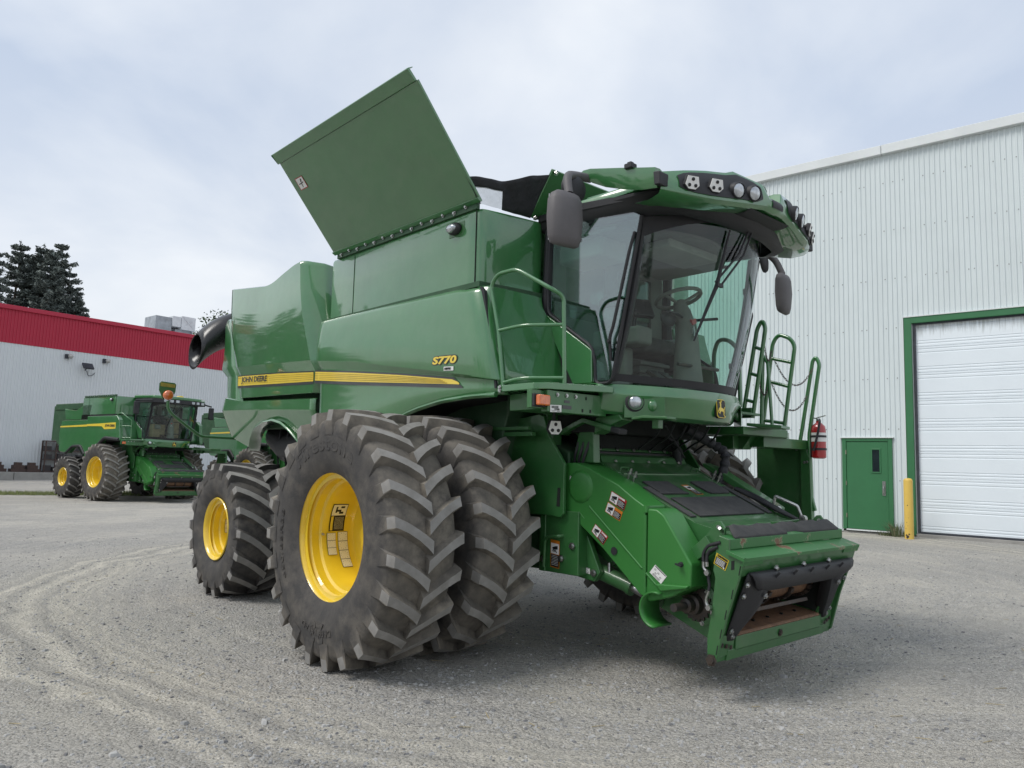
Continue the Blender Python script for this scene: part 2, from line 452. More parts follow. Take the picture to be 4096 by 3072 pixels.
# ------------------------------------------------------------------ wheels
def make_tyre(R, W, rim_r, nl, lug_h, lug_w, travel, name):
    """tractor tyre about the Y axis, outer face towards -Y"""
    mb = MB()
    hw = W / 2
    crown = R - lug_h
    prof = [(rim_r - .01, -.80 * hw), (rim_r + .02, -.86 * hw), (lerp(rim_r, R, .22), -.965 * hw), (lerp(rim_r, R, .42), -1.0 * hw), (lerp(rim_r, R, .60), -.985 * hw),
            (lerp(rim_r, R, .76), -.945 * hw), (crown - .035, -.88 * hw), (crown - .012, -.74 * hw), (crown, -.42 * hw), (crown + .004, 0)]
    prof = prof + [(r, -d) for r, d in prof[-2::-1]]
    mb.lathe(prof, n=72, caps=False)
    def car(y):
        a = abs(y) / hw
        return interp(a, [(0, crown + .004), (.42, crown), (.74, crown - .012), (.88, crown - .035), (.945, lerp(rim_r, R, .76)), (1.0, lerp(rim_r, R, .6))])
    for s in (-1, 1):
        for k in range(nl):
            ph0 = 2 * PI * (k + (.5 if s > 0 else 0)) / nl
            st = []
            for t, topf, wf in ((-.035, None, 1.25), (.02, 0, 1.12), (.10, 0, 1.02), (.35, 0, .96), (.62, 0, .95), (.86, 0, 1.0), (1.0, 0, 1.1)):
                y = s * lerp(.985 * hw, -.05 * hw, max(t, 0))
                dphi = -(travel * (.58 * max(t, 0) + .42 * max(t, 0) ** 2)) / R
                ph = ph0 + dphi
                top = R - .014 * (y / hw) ** 2
                base = min(car(y), crown) - .012
                if topf is None:
                    y = s * 1.0 * hw; top = lerp(rim_r, R, .80); base = lerp(rim_r, R, .58)
                slope = (travel * (.58 + .84 * max(t, 0))) / (1.03 * hw)
                wt = lug_w * wf * math.sqrt(1 + slope * slope * .8) / 2 / R
                wb = wt * 1.75
                P = lambda r, p: (r * math.cos(p), y, r * math.sin(p))
                st.append([P(base, ph - wb), P(top - .012, ph - wt * 1.06), P(top, ph - wt * .90), P(top, ph + wt * .90), P(top - .012, ph + wt * 1.06), P(base, ph + wb)])
            mb.cur = 0
            mb.grid([[q[0], q[1], q[2]] for q in st]); mb.grid([[q[3], q[4], q[5]] for q in st])
            mb.poly(st[0]); mb.poly(st[-1])
            mb.cur = 1
            mb.grid([[q[2], q[3]] for q in st])
            mb.cur = 0
    me = mb.mesh(name, [TYRE, LUG], smooth=28)
    return me

def make_rim(r, depth, name):
    mb = MB()
    prof = [(r - .045, .035), (r - .012, .03), (r + .012, .012), (r + .022, -.012), (r + .014, -.022), (r + .002, -.012), (r - .012, .006), (r - .018, .05), (r - .045, .075),
            (r - .05, .135), (r - .07, .15), (r - .085, .20), (r - .088, depth - .04), (r - .11, depth), (r * .52, depth + .012), (r * .46, depth - .03), (.13, depth - .03), (.12, depth - .09), (0, depth - .095)]
    mb.lathe(prof, n=56, caps=False)
    for k in range(10):
        a = 2 * PI * k / 10
        bolt(mb, (.175 * math.cos(a), depth - .03, .175 * math.sin(a)), (0, -1, 0), .016, .03)
    return mb.mesh(name, YELLOW, smooth=32)

def rim_decals(wheel, r, specs):
    """curved labels stuck inside the rim barrel: (angle centre deg, angle span deg, depth0, depth1, kind)"""
    rr = r - .091
    for a0, da, d0, d1, kind in specs:
        mb = MB()
        n = 6
        rows = []
        for i in range(n + 1):
            a = math.radians(a0 + da * (i / n - .5))
            rows.append([(rr * math.cos(a), d, rr * math.sin(a)) for d in (d0, d1)])
        mb.cur = 1; mb.grid(rows)
        rr2 = rr - .0025; mb.cur = 0
        def patch(u0, u1, v0, v1, c):
            mb.cur = c
            m = 3; rw = []
            for i in range(m + 1):
                a = math.radians(a0 + da * (lerp(u0, u1, i / m) - .5))
                rw.append([((rr2 - c * .0004) * math.cos(a), lerp(d0, d1, v), (rr2 - c * .0004) * math.sin(a)) for v in (v0, v1)])
            mb.grid(rw)
        k = 4 if kind == 'strip4' else 3 if kind == 'strip3' else 2
        if kind == 'attention':
            patch(.02, .44, .04, .96, 0)
            for j in range(8):
                patch(.50, .94, .34 + .075 * j, .355 + .075 * j, 0)
            patch(.10, .34, .25, .36, 1); patch(.22, .30, .36, .62, 1); patch(.08, .16, .55, .8, 1); patch(.30, .38, .5, .78, 1)
            patch(.47, .97, .06, .22, 2)
        else:
            for j in range(k):
                u0, u1 = (j + .03) / k, (j + .97) / k
                patch(u0, u1, .03, .97, 0)
                for q in range(9):
                    an = 2 * PI * q / 9
                    cu, cv = lerp(u0, u1, .5 + .36 * math.cos(an)), .5 + .36 * math.sin(an)
                    patch(cu - .008, cu + .008, cv - .016, cv + .016, 1)
        mb.build('rim_label', [CREAM, INK, STRIPEY], wheel, smooth=60)

def place_wheel(parent, rim_me, tyre_me, loc, flip=False):
    w = link('wheel', rim_me, parent)
    w.location = loc
    if flip:
        w.rotation_euler = (0, 0, PI)
    t = link('tyre', tyre_me, w)
    if flip:
        # tread still points forwards: undo the turn of the lugs by turning the tyre about its own mirror
        t.rotation_euler = (0, 0, PI)
    return w

def curved_text(s, wheel, r, mid_deg, span_deg, size_r, y, m, inward=False, bold=.0):
    """raised lettering along an arc on a sidewall (plane Y = y, facing -Y)"""
    me = text_mesh(s, 1.0, .03, bold)
    xs = [v.co.x for v in me.vertices]; ys = [v.co.y for v in me.vertices]
    x0, x1, y0, y1 = min(xs), max(xs), min(ys), max(ys)
    for v in me.vertices:
        u = (v.co.x - x0) / (x1 - x0) - .5
        h = (v.co.y - y0) / (y1 - y0) - .5
        a = math.radians(mid_deg + span_deg * u * (1 if inward else -1))
        rr = r + size_r * h * (-1 if inward else 1)
        # from the -Y side +X is to the right
        v.co = Vector((rr * math.cos(a), y - (.004 if v.co.z > 0 else -.006), rr * math.sin(a)))
    me.materials.clear(); me.materials.append(m)
    return link('sidewall_lettering', me, wheel)

# ------------------------------------------------------------------ stickers
def sticker(parent, quad, kind):
    """quad = four corners (top left, top right, bottom right, bottom left) as seen"""
    a, b, c, d = [V(q) for q in quad]
    nrm = (b - a).cross(d - a).normalized()
    if nrm.y > 0 and abs(nrm.y) > .3: nrm = -nrm
    if abs(nrm.y) <= .3 and nrm.x < 0: nrm = -nrm
    P = lambda u, v, l: (a * (1 - u) * (1 - v) + b * u * (1 - v) + c * u * v + d * (1 - u) * v) + nrm * l
    mb = MB()
    def R(u0, v0, u1, v1, m, l):
        mb.cur = m; mb.poly([P(u0, v0, l), P(u1, v0, l), P(u1, v1, l), P(u0, v1, l)])
    def hand(u0, v0, u1, v1):
        q = lambda u, v: P(lerp(u0, u1, u), lerp(v0, v1, v), .0045)
        mb.cur = 1
        mb.poly([q(.10, .42), q(.55, .20), q(.92, .10), q(.92, .50), q(.55, .62), q(.2, .56)])
        mb.poly([q(.2, .60), q(.6, .66), q(.85, .92), q(.72, .96), q(.5, .76), q(.15, .70)])
        mb.poly([q(.08, .78), q(.5, .80), q(.55, .88), q(.1, .86)])
    if kind in ('danger', 'warning', 'caution_v'):
        R(0, 0, 1, 1, {'danger': 2, 'warning': 3, 'caution_v': 3}[kind], .002)
        R(.03, .05, .49, .95, 0, .003); hand(.06, .12, .46, .9)
        R(.51, .30, .97, .95, 1, .003)
        for j in range(6):
            R(.54, .37 + .09 * j, .86 + .08 * (j % 2), .395 + .09 * j, 0, .0042)
    elif kind == 'vwarning':
        R(0, 0, 1, 1, 3, .002); R(.05, .12, .95, .5, 0, .003); hand(.12, .16, .88, .46); R(.05, .52, .95, .97, 1, .003)
        for j in range(7):
            R(.12, .56 + .055 * j, .86, .572 + .055 * j, 0, .0042)
    elif kind == 'caution':
        R(0, 0, 1, 1, 4, .002); R(.06, .28, .94, .94, 1, .003)
        for j in range(5):
            R(.12, .36 + .11 * j, .8, .40 + .11 * j, 0, .0042)
        R(.78, .8, .88, .9, 0, .0042)
    elif kind == 'white':
        R(0, 0, 1, 1, 0, .002); R(.05, .04, .95, .12, 1, .003)
        for q in ((.2, .35), (.5, .42), (.75, .6), (.35, .62)):
            R(q[0] - .07, q[1] - .06, q[0] + .07, q[1] - .03, 1, .003); R(q[0] - .07, q[1] + .03, q[0] + .07, q[1] + .06, 1, .003); R(q[0] - .07, q[1] - .03, q[0] - .05, q[1] + .03, 1, .003)
        for j in range(4):
            R(.2, .76 + .05 * j, .8, .78 + .05 * j, 1, .003)
    elif kind == 'flapsign':
        R(0, 0, 1, 1, 2, .002); R(.06, .06, .94, .94, 0, .003)
        mb.cur = 1
        for pl in ([(.2, .5), (.8, .45), (.8, .52), (.2, .57)], [(.62, .15), (.75, .2), (.6, .45), (.5, .42)], [(.5, .5), (.58, .5), (.52, .85), (.45, .85)]):
            mb.poly([P(u, v, .0045) for u, v in pl])
    elif kind == 'barcode':
        R(0, 0, 1, 1, 0, .002)
        x = .12
        rnd = random.Random(3)
        while x < .74:
            w = rnd.choice((.012, .02, .032)); R(x, .12, x + w, .46, 1, .003); x += w + rnd.choice((.012, .022))
        R(.05, .72, .12, .76, 1, .003); R(.16, .78, .55, .82, 1, .003); R(.16, .88, .4, .91, 1, .003); R(.6, .8, .88, .9, 1, .003)
    return mb.build('sticker', [WHITE, INK, REDL, ORANGEL, YELL], parent, smooth=0)

def deer_badge(parent, c, ux, uy, w, h):
    ux, uy = V(ux).normalized(), V(uy).normalized(); uz = ux.cross(uy); c = V(c)
    P = lambda x, y, l: c + ux * x * w / 2 + uy * y * h / 2 + uz * l
    oct_ = [(-.62, -1), (.62, -1), (.95, -.8), (1, .72), (.78, .95), (0, 1.02), (-.78, .95), (-1, .72), (-.95, -.8)]
    mb = MB()
    mb.prism([P(x, y, -.02) for x, y in oct_], uz * .02)
    mb.cur = 1; mb.prism([P(x * .95, y * .955, .0) for x, y in oct_], uz * .004)
    mb.cur = 0; mb.prism([P(x * .86, y * .89, .003) for x, y in oct_], uz * .004)
    mb.cur = 1
    for pl in ([(-.62, -.02), (-.35, .12), (-.12, .10), (.30, .02), (.52, -.18), (.60, -.35), (.42, -.42), (.20, -.30), (-.20, -.28), (-.45, -.18)],
               [(-.30, .10), (-.12, .10), (-.08, .42), (-.12, .58), (-.32, .52), (-.34, .42)],
               [(-.32, .52), (-.12, .58), (-.38, .66), (-.52, .56)],
               [(-.14, .56), (-.02, .95), (.02, .94), (-.06, .56)], [(-.24, .58), (-.30, .92), (-.26, .94), (-.18, .58)], [(-.06, .72), (.14, .84), (.14, .80), (-.04, .66)],
               [(-.58, -.04), (-.50, -.18), (-.70, -.34), (-.52, -.44), (-.58, -.50), (-.82, -.34)],
               [(-.42, -.14), (-.20, -.28), (-.40, -.50), (-.34, -.58), (-.52, -.50)],
               [(.40, -.20), (.58, -.32), (.46, -.60), (.70, -.86), (.62, -.90), (.34, -.62)],
               [(.46, -.12), (.56, -.16), (.72, .18), (.66, .20)]):
        mb.prism([P(x, y, .006) for x, y in pl], uz * .004)
    return mb.build('deer_emblem', [INK, STRIPEY], parent, smooth=0)
# ------------------------------------------------------------------ the combine in front
# machine coordinates: +X ahead, +Y to its left, Z up, origin on the ground below the front axle
MX, MY, MYAW, MPIT, MROL = 0.4715, 7.5477, -0.8291, -0.0034, 0.0122
comb = empty('combine_harvester', (MX, MY, 0), (MROL, MPIT, MYAW))
tag(comb, 'large green combine harvester with dual front wheels and one tank flap raised', 'combine harvester')
SHARE = []            # parts the machines behind have as well

def ysh(x):           # plan line of the side shields
    return -1.60 + .085 * max(0, -1.9 - x)
def mirror_y(me):
    m = me.copy()
    for v in m.vertices:
        v.co.y = -v.co.y
    m.flip_normals()
    return m
def both(o, parent):
    """the same part on the machine's left side"""
    c = link(o.name.split('.')[0], mirror_y(o.data), parent)
    for md in o.modifiers:
        n = c.modifiers.new(md.name, md.type)
        for a in ('width', 'segments', 'limit_method', 'angle_limit', 'harden_normals', 'thickness', 'offset'):
            if hasattr(md, a):
                setattr(n, a, getattr(md, a))
    for ch in o.children:
        both(ch, c)
    return c

# --- hull behind the panels
mb = MB()
mb.xz([(.52, 3.02), (.52, 2.0), (.35, 1.45), (.05, 1.2), (-2.0, 1.15), (-2.45, 1.55), (-3.0, 1.95), (-4.5, 1.95), (-4.9, 2.3), (-4.9, 3.3), (-2.3, 3.35), (-2.3, 3.02)], -1.12, 1.12)
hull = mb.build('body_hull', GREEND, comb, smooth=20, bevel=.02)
SHARE.append(hull)
mb = MB()
mb.xz([(.55, 3.05), (.52, 2.1), (-.1, 2.06), (-.5, 1.95), (-1.9, 1.9), (-1.9, 3.05)], -1.52, -1.13)
wa = mb.build('wheel_arch_liner', DARK, comb, smooth=20)
SHARE += [wa, both(wa, comb)]
# perforated screen and ledge seen above the inner tyre
mb = MB()
mb.box((-.4, -1.13, 1.85), (.78, -1.09, 1.88)); mb.box((-.4, -1.11, 1.80), (.8, -1.06, 1.835))
mb.build('frame_ledge', GREEN2, comb, bevel=.004)

# --- front side shield
XS = [.92 - 2.94 * i / 34 for i in range(35)]
def sh_top(x): return interp(x, [(-2.02, 3.035), (-.2, 3.02), (.55, 3.012), (.68, 2.99)])
def sh_bot(x): return interp(x, [(-2.02, 1.45), (-1.4, 1.60), (-1.0, 1.73), (-.7, 1.86), (-.34, 1.985), (-.14, 2.03), (.19, 2.08), (.55, 2.10), (.92, 2.10)])
def cr_up(x): return interp(x, [(-2.0, 2.60), (-1.19, 2.52), (-.40, 2.41), (.28, 2.31), (.92, 2.205)])
def cr_lo(x): return interp(x, [(-2.0, 2.525), (-.77, 2.42), (.07, 2.318), (.92, 2.20)])
def xfront(z): return interp(z, [(2.08, .90), (2.12, .93), (2.21, .92), (2.59, .83), (2.97, .72), (3.03, .66)])
def xrear(z): return interp(z, [(1.45, -1.86), (1.91, -1.90), (2.22, -2.01), (2.44, -2.01), (2.50, -1.94), (2.59, -1.99), (3.04, -1.98)])
rows = []
NU = 36
for i in range(NU + 1):
    u = i / NU
    col_ = []
    x_ref = lerp(-1.98, .90, u)
    zt, zb, cu, cl = sh_top(x_ref), sh_bot(x_ref), cr_up(x_ref), cr_lo(x_ref)
    for (z, dy) in ((zb, .06), (zb + .004, .012), (zb + .03, .0), (lerp(zb, cl, .5), 0), (cl - .006, 0), (cl + .0, -.002), (cu, -.034), (cu + .012, -.038), (lerp(cu, zt, .35), -.036), (lerp(cu, zt, .7), -.022), (zt - .05, -.010), (zt - .02, 0), (zt - .004, .02), (zt, .06)):
        x = lerp(xrear(z), xfront(z), u)
        e = 0
        if u > .955: e = .10 * ((u - .955) / .045) ** 2
        if u < .02: e = .05 * ((.02 - u) / .02)
        col_.append((x, ysh(x) + dy + e, z))
    rows.append(col_)
mb = MB(); mb.grid(rows)
shield = mb.build('side_shield', GREEN, comb, smooth=50, solid=.012)
SH2 = both(shield, comb)
# rolled lip of the front arch
lip = [(x, ysh(x) + .02, sh_bot(x) - .002) for x in [.88 - i * .09 for i in range(18)]]
mb = MB(); mb.tube(lip, .022, 6)
mb.build('arch_lip', GREEN, shield, smooth=60)

def on_panel(x, z, off=.0):
    """outer skin of the front shield"""
    zt, zb, cu, cl = sh_top(x), sh_bot(x), cr_up(x), cr_lo(x)
    dy = interp(z, [(zb, .012), (zb + .03, 0), (cl, -.002), (cu, -.034), (cu + .012, -.038), (lerp(cu, zt, .35), -.036), (lerp(cu, zt, .7), -.022), (zt - .05, -.01)])
    return (x, ysh(x) + dy - off, z)
def stripe(parent, edge_t, edge_b, x0, x1, fn, m, off, name, tip=0, n=24):
    mb = MB(); rw = []
    for i in range(n + 1):
        x = lerp(x0, x1, i / n)
        rw.append([fn(x, edge_b(x), off), fn(x, lerp(edge_b(x), edge_t(x), .5), off), fn(x, edge_t(x), off)])
    if tip:
        a, b, c = rw[-1]
        rw.append([fn(x1 + tip * .95, edge_b(x1 + tip), off), fn(x1 + tip, edge_b(x1 + tip) + .008, off), fn(x1 + tip * .8, edge_b(x1 + tip) + .022, off)])
    mb.grid(rw)
    return mb.build(name, m, parent, smooth=60)
st_t = lambda x: interp(x, [(-1.99, 2.492), (-1.18, 2.42), (-.39, 2.34), (.36, 2.25), (.47, 2.235)])
st_b = lambda x: interp(x, [(-1.99, 2.40), (-1.17, 2.33), (-.39, 2.27), (.45, 2.203), (.47, 2.2)])
stripe(shield, lambda x: st_t(x) + .017, lambda x: st_b(x) - .030, -2.0, .385, on_panel, STRIPEK, .004, 'stripe_border', .12)
stripe(shield, st_t, st_b, -1.985, .36, on_panel, STRIPEY, .007, 'yellow_stripe', .10)
for k in range(4):
    mb = MB(); q = (k + 1) / 5
    mb.grid([[on_panel(x, lerp(st_b(x), st_t(x), q) - .003, .009), on_panel(x, lerp(st_b(x), st_t(x), q) + .003, .009)] for x in [lerp(-1.98, .30 - .03 * k, i / 16) for i in range(17)]])
    mb.build('pinstripe', mat('ochre_vinyl', (0.62, 0.42, 0.03), .4, noise=(5, .2)), shield, smooth=60)
text_on('model_number', 'S770', .1, STRIPEK, shield, (.295, -1.638, 2.412), (1, 0, -.035), (0, 0, 1), fit=(.345, .082), bold=.012, shear=.12, lift=.003)
text_on('model_number', 'S770', .1, STRIPEY, shield, (.295, -1.638, 2.412), (1, 0, -.035), (0, 0, 1), fit=(.325, .066), bold=.004, shear=.12, lift=.006)
mb = MB(); mb.poly([(.29, -1.643, 2.322), (.42, -1.643, 2.316), (.42, -1.643, 2.35), (.29, -1.643, 2.356)])
pl = mb.build('dealer_plate', WHITE, shield, smooth=0)
text_on('dealer_lettering', 'AGRITEX', .03, INK, pl, (.345, -1.645, 2.337), (1, 0, -.04), (0, 0, 1), fit=(.09, .018), bold=.002, lift=.002)

# --- grain tank
plan = [(-1.92, -1.46), (-1.90, -1.50), (-1.84, -1.52), (.40, -1.52), (.50, -1.518), (.545, -1.50), (.575, -1.45), (.60, -1.30), (.645, -1.0), (.655, -.93), (.64, -.88), (.56, -.86)]
full = plan + [(x, -y) for x, y in plan[::-1]]
mb = MB()
def ring(z, k=0.0, zf=0.0):
    return [(x - (k if abs(y) < 1.5 or x < -1.8 else 0), y + (k if y < 0 else -k), z) for x, y in full]
mb.grid([ring(3.03, .03), ring(3.05, 0), ring(3.36), ring(3.66), ring(3.685, .012), ring(3.69, .04), ring(3.0, .05)], close=True)
tank = mb.build('grain_tank', GREEN, comb, smooth=40)
SHARE.append(tank)
mb = MB()
mb.box((-1.425, -1.5225, 3.05), (-1.419, -1.519, 3.66))
mb.box((.508, -1.5225, 3.05), (.514, -1.515, 3.67))
mb.build('panel_seam', DARK, tank, smooth=0)
mb = MB(); mb.xy([(-1.95, -1.56), (.62, -1.56), (.68, -.85), (.68, .85), (.62, 1.56), (-1.95, 1.56)], 3.0, 3.045)
mb.build('tank_ledge', GREEND, comb, smooth=0)
# dark inside of the tank
mb = MB(); mb.box((-1.8, -1.45, 3.1), (.5, 1.45, 3.5)); mb.build('tank_interior', DARK, tank, smooth=0)
# oval work lamp in its recess
mb = MB(); mb.xz([(.15, 3.50), (.34, 3.50), (.36, 3.54), (.36, 3.62), (.17, 3.62), (.15, 3.60)], -1.524, -1.516)
lp = mb.build('lamp_plate', GREEN2, tank, bevel=.004)
mb = MB(); mb.ball((.245, -1.54, 3.565), 1, 20, (.085, .05, .055)); lb = mb.build('lamp_body', BLACK, lp, smooth=60)
mb = MB(); mb.ball((.238, -1.572, 3.565), 1, 20, (.066, .032, .04)); mb.build('lamp_lens', LENS, lb, smooth=60)
# hinge strip with bolts
mb = MB(); mb.box((-1.76, -1.535, 3.68), (.53, -1.50, 3.745))
hs = mb.build('hinge_strip', GREEND, tank, bevel=.003)
mb = MB()
for i in range(14):
    x = -1.66 + i * .158
    bolt(mb, (x, -1.537, 3.705 + .018 * (i % 2)), (0, -1, 0), .013, .02)
mb.build('hinge_bolts', STEEL, hs)

# --- right tank extension, raised
d = V(0, -.66, .79).normalized(); nn_ = V(0, -.79, -.66).normalized()
def FP(x, s, o=0): return V(x, -1.535, 3.725) + d * s + nn_ * o
mb = MB()
L_ = 1.055
mb.prism([FP(-1.80, .0), FP(.585, .0), FP(.575, L_), FP(-1.795, L_)], nn_ * -.022)
mb.prism([FP(-1.80, .0, .006), FP(.585, .0, .006), FP(.585, .045, .022), FP(-1.80, .045, .022)], nn_ * -.026)
flap = mb.build('tank_extension_flap', GREEN, comb, smooth=20, bevel=.004)
mb = MB()
d2 = V(0, -.72, .69).normalized()
mb.prism([FP(-1.815, L_, .012), FP(.560, L_, .012), FP(.560, L_, .012) + d2 * .105, FP(-1.815, L_, .012) + d2 * .105], V(0, .02, .016))
mb.prism([FP(-1.815, L_, .012) + d2 * .105, FP(.560, L_, .012) + d2 * .105, FP(.560, L_, .004) + d2 * .112, FP(-1.815, L_, .004) + d2 * .112], V(0, .05, .03))
mb.build('flap_flange', GREEN, flap, smooth=20, bevel=.004)
sticker(flap, [FP(-1.70, .86, .002), FP(-1.555, .86, .002), FP(-1.555, .735, .002), FP(-1.70, .735, .002)], 'flapsign')

# --- front extension, leaning over the cab
mb = MB()
mb.prism([(.60, -.98, 3.72), (.92, -1.03, 4.05), (.92, 1.03, 4.05), (.60, .98, 3.72)], (-.02, 0, .02))
ff = mb.build('front_extension_flap', GREEN2, comb, smooth=20, bevel=.005)
mb = MB(); bolt(mb, (.925, -1.0, 4.03), (.7, 0, -.7), .016, .02); bolt(mb, (.63, -.95, 3.72), (.7, 0, -.7), .016, .02); mb.build('flap_bolts', STEEL, ff)
# corner tarpaulin between the two flaps with its clear window
def TP(u, v):
    a = V(.56, -1.535, 3.715).lerp(V(.575, -1.69, 3.895), v)
    b = V(.60, -.985, 3.715).lerp(V(.885, -1.035, 4.02), v)
    p = a.lerp(b, u)
    w = math.sin(u * 13.0 + v * 2) * .012 + math.sin(u * 29 + 1 + v * 7) * .006
    return p + V(-.9, .3, .1) * w * (.3 + v) + V(0, 0, (.012 * math.sin(u * 9 + .7) - .03 * math.sin(u * PI)) * v)
mb = MB(); mb.grid([[TP(i / 28, j / 8) for i in range(29)] for j in range(9)])
mb.f = [f for k, f in enumerate(mb.f) if not (k % 28 in range(1, 12) and k // 28 in range(0, 5))]; mb.mi = [0] * len(mb.f)
tarp = mb.build('corner_tarpaulin', CLOTH, comb, smooth=60, solid=.004)
mb = MB()
wq = []
for j in range(7):
    v = lerp(.0, .64, j / 6)
    u0, u1 = .03, .435
    wq.append([TP(lerp(u0, u1, i / 10), v) + V(.006, -.006, 0) for i in range(11)])
mb.grid(wq)
mb.build('clear_window', CLEAR, tarp, smooth=60)

# --- rear side panel over the engine
def dp_top(x): return interp(x, [(-4.95, 3.89), (-4.55, 3.83), (-3.57, 3.69), (-3.40, 3.688), (-3.25, 3.70), (-3.02, 3.735), (-2.66, 3.78), (-2.45, 3.785), (-2.3, 3.77)])
def dp_r(z): return interp(z, [(2.30, -4.36), (2.40, -4.53), (2.56, -4.54), (2.70, -4.50), (3.05, -4.67), (3.89, -4.95)])
def dp_f(z): return interp(z, [(2.27, -2.06), (2.50, -1.995), (2.62, -2.02), (3.08, -2.23), (3.69, -2.45), (3.8, -2.47)])
def dp_c(x): return interp(x, [(-4.55, 2.64), (-3.24, 2.57), (-1.98, 2.495)])
def dp_b(x): return interp(x, [(-4.40, 2.345), (-2.05, 2.27)])
rows = []
NU = 30
for i in range(NU + 4):
    u = min(1, i / NU)
    xr = lerp(-4.7, -2.3, u)
    zt, zb, c0 = dp_top(lerp(-4.93, -2.46, u)), dp_b(lerp(-4.4, -2.05, u)), dp_c(lerp(-4.55, -1.98, u))
    col_ = []
    zk = interp(u, [(0, 3.26), (.06, 3.24), (.30, 3.13), (.55, 3.04), (.78, 3.09), (1, 3.13)])
    for z, dy in ((zb, .03), (zb + .006, .004), (zb + .03, 0), (c0 - .09, 0), (c0 + .012, -.004), (c0 + .115, -.058), (c0 + .13, -.060), (zk - .01, -.082), (zk + .01, -.084), (lerp(zk, zt, .5), -.072), (zt - .05, -.050), (zt - .012, -.046), (zt, -.03)):
        x = lerp(dp_r(z), dp_f(z), u)
        y = ysh(x) + dy
        if u < .05: y += .05 * ((.05 - u) / .05) ** 2
        k = i - NU
        if k > 0:                      # front edge turns inwards towards the tank
            x += (.05, .16, .20)[k - 1]; y += (.05, .20, .34)[k - 1]; z -= (.0, .02, .05)[k - 1] if z > 3.2 else 0
        col_.append((x, y, z))
    rows.append(col_)
mb = MB(); mb.grid(rows)
door = mb.build('engine_side_panel', GREEN, comb, smooth=42, solid=.012)
both(door, comb)
def on_door(x, z, off=0.0):
    c0 = dp_c(x)
    return (x, ysh(x) + interp(z, [(c0 - .09, 0), (c0 + .012, -.004), (c0 + .115, -.058)]) - off, z)
s2t = lambda x: interp(x, [(-4.53, 2.640), (-3.04, 2.560), (-1.97, 2.487)])
s2b = lambda x: interp(x, [(-4.53, 2.517), (-3.03, 2.443), (-1.97, 2.392)])
stripe(door, lambda x: s2t(x) + .014, lambda x: s2b(x) - .030, -4.49, -2.03, on_door, STRIPEK, .004, 'stripe_border')
stripe(door, s2t, s2b, -4.475, -2.03, on_door, STRIPEY, .007, 'yellow_stripe')
for k in range(4):
    mb = MB(); q = (k + 1) / 5
    mb.grid([[on_door(x, lerp(s2b(x), s2t(x), q) - .003, .009), on_door(x, lerp(s2b(x), s2t(x), q) + .003, .009)] for x in [lerp(-4.47 if k > 2 else -3.35, -2.04, i / 12) for i in range(13)]])
    mb.build('pinstripe', MATS['ochre_vinyl'], door, smooth=60)
ud = V(1, -.085, -.055)
for s_, f_, m_, l_ in (('JOHN DEERE', (.96, .118), STRIPEY, .010), ('JOHN DEERE', (.93, .092), STRIPEK, .013)):
    text_on('maker_lettering', s_, .1, m_, door, on_door(-3.86, 2.548, 0), ud, (0, 0, 1), fit=f_, bold=.014 if m_ is STRIPEY else .003, lift=l_)

# --- rear lower panel with the wheel arch
def lo_c(x): return interp(x, [(-5.15, 2.22), (-4.26, 2.19), (-3.25, 2.15), (-2.02, 2.09)])
def lo_t(x): return interp(x, [(-5.15, 2.40), (-4.34, 2.315), (-2.0, 2.22)])
def lo_b(x): return interp(x, [(-5.24, 1.90), (-4.43, 1.69), (-4.36, 1.73), (-4.19, 1.84), (-4.0, 1.925), (-3.83, 1.97), (-3.51, 2.02), (-3.20, 2.03), (-2.95, 1.99), (-2.77, 1.90), (-2.62, 1.78), (-2.5, 1.62), (-2.42, 1.5), (-1.9, 1.5)])
rows = []
for i in range(61):
    u = i / 60
    x0 = lerp(-5.18, -2.02, u)
    zt, zc_, zb = lo_t(x0), lo_c(x0), lo_b(x0)
    zb = min(zb, zc_ - .05)
    col_ = []
    for z in (zb, zb + .01, lerp(zb, zc_, .5), zc_ - .012, zc_, zc_ + .012, lerp(zc_, zt, .5), zt - .012, zt):
        x = x0 + interp(z, [(1.5, .06), (1.9, -.03 * (1 - u)), (2.22, .0), (2.4, .10 * (1 - u))])
        y = ysh(x) + max(0, zc_ - z) * .45 + (.02 if z > zt - .006 else 0)
        if u < .03: y += .05 * ((.03 - u) / .03) ** 2
        if u > .985: y += .03 * ((u - .985) / .015)
        col_.append((x, y, z))
    rows.append(col_)
mb = MB(); mb.grid(rows)
low = mb.build('rear_lower_panel', GREEN, comb, smooth=40, solid=.012)
both(low, comb)
arc = [(x, ysh(x) + max(0, lo_c(x) - lo_b(x)) * .45, lo_b(x)) for x in [-4.42 + i * .045 for i in range(44)]]
mb = MB(); mb.grid([[V(p) + V(0, -.055, .012), V(p) + V(0, -.06, -.015), V(p) + V(0, .0, -.02), V(p) + V(0, .10, -.02)] for p in arc])
mb.build('arch_flange', GREEN, low, smooth=50, solid=.008)
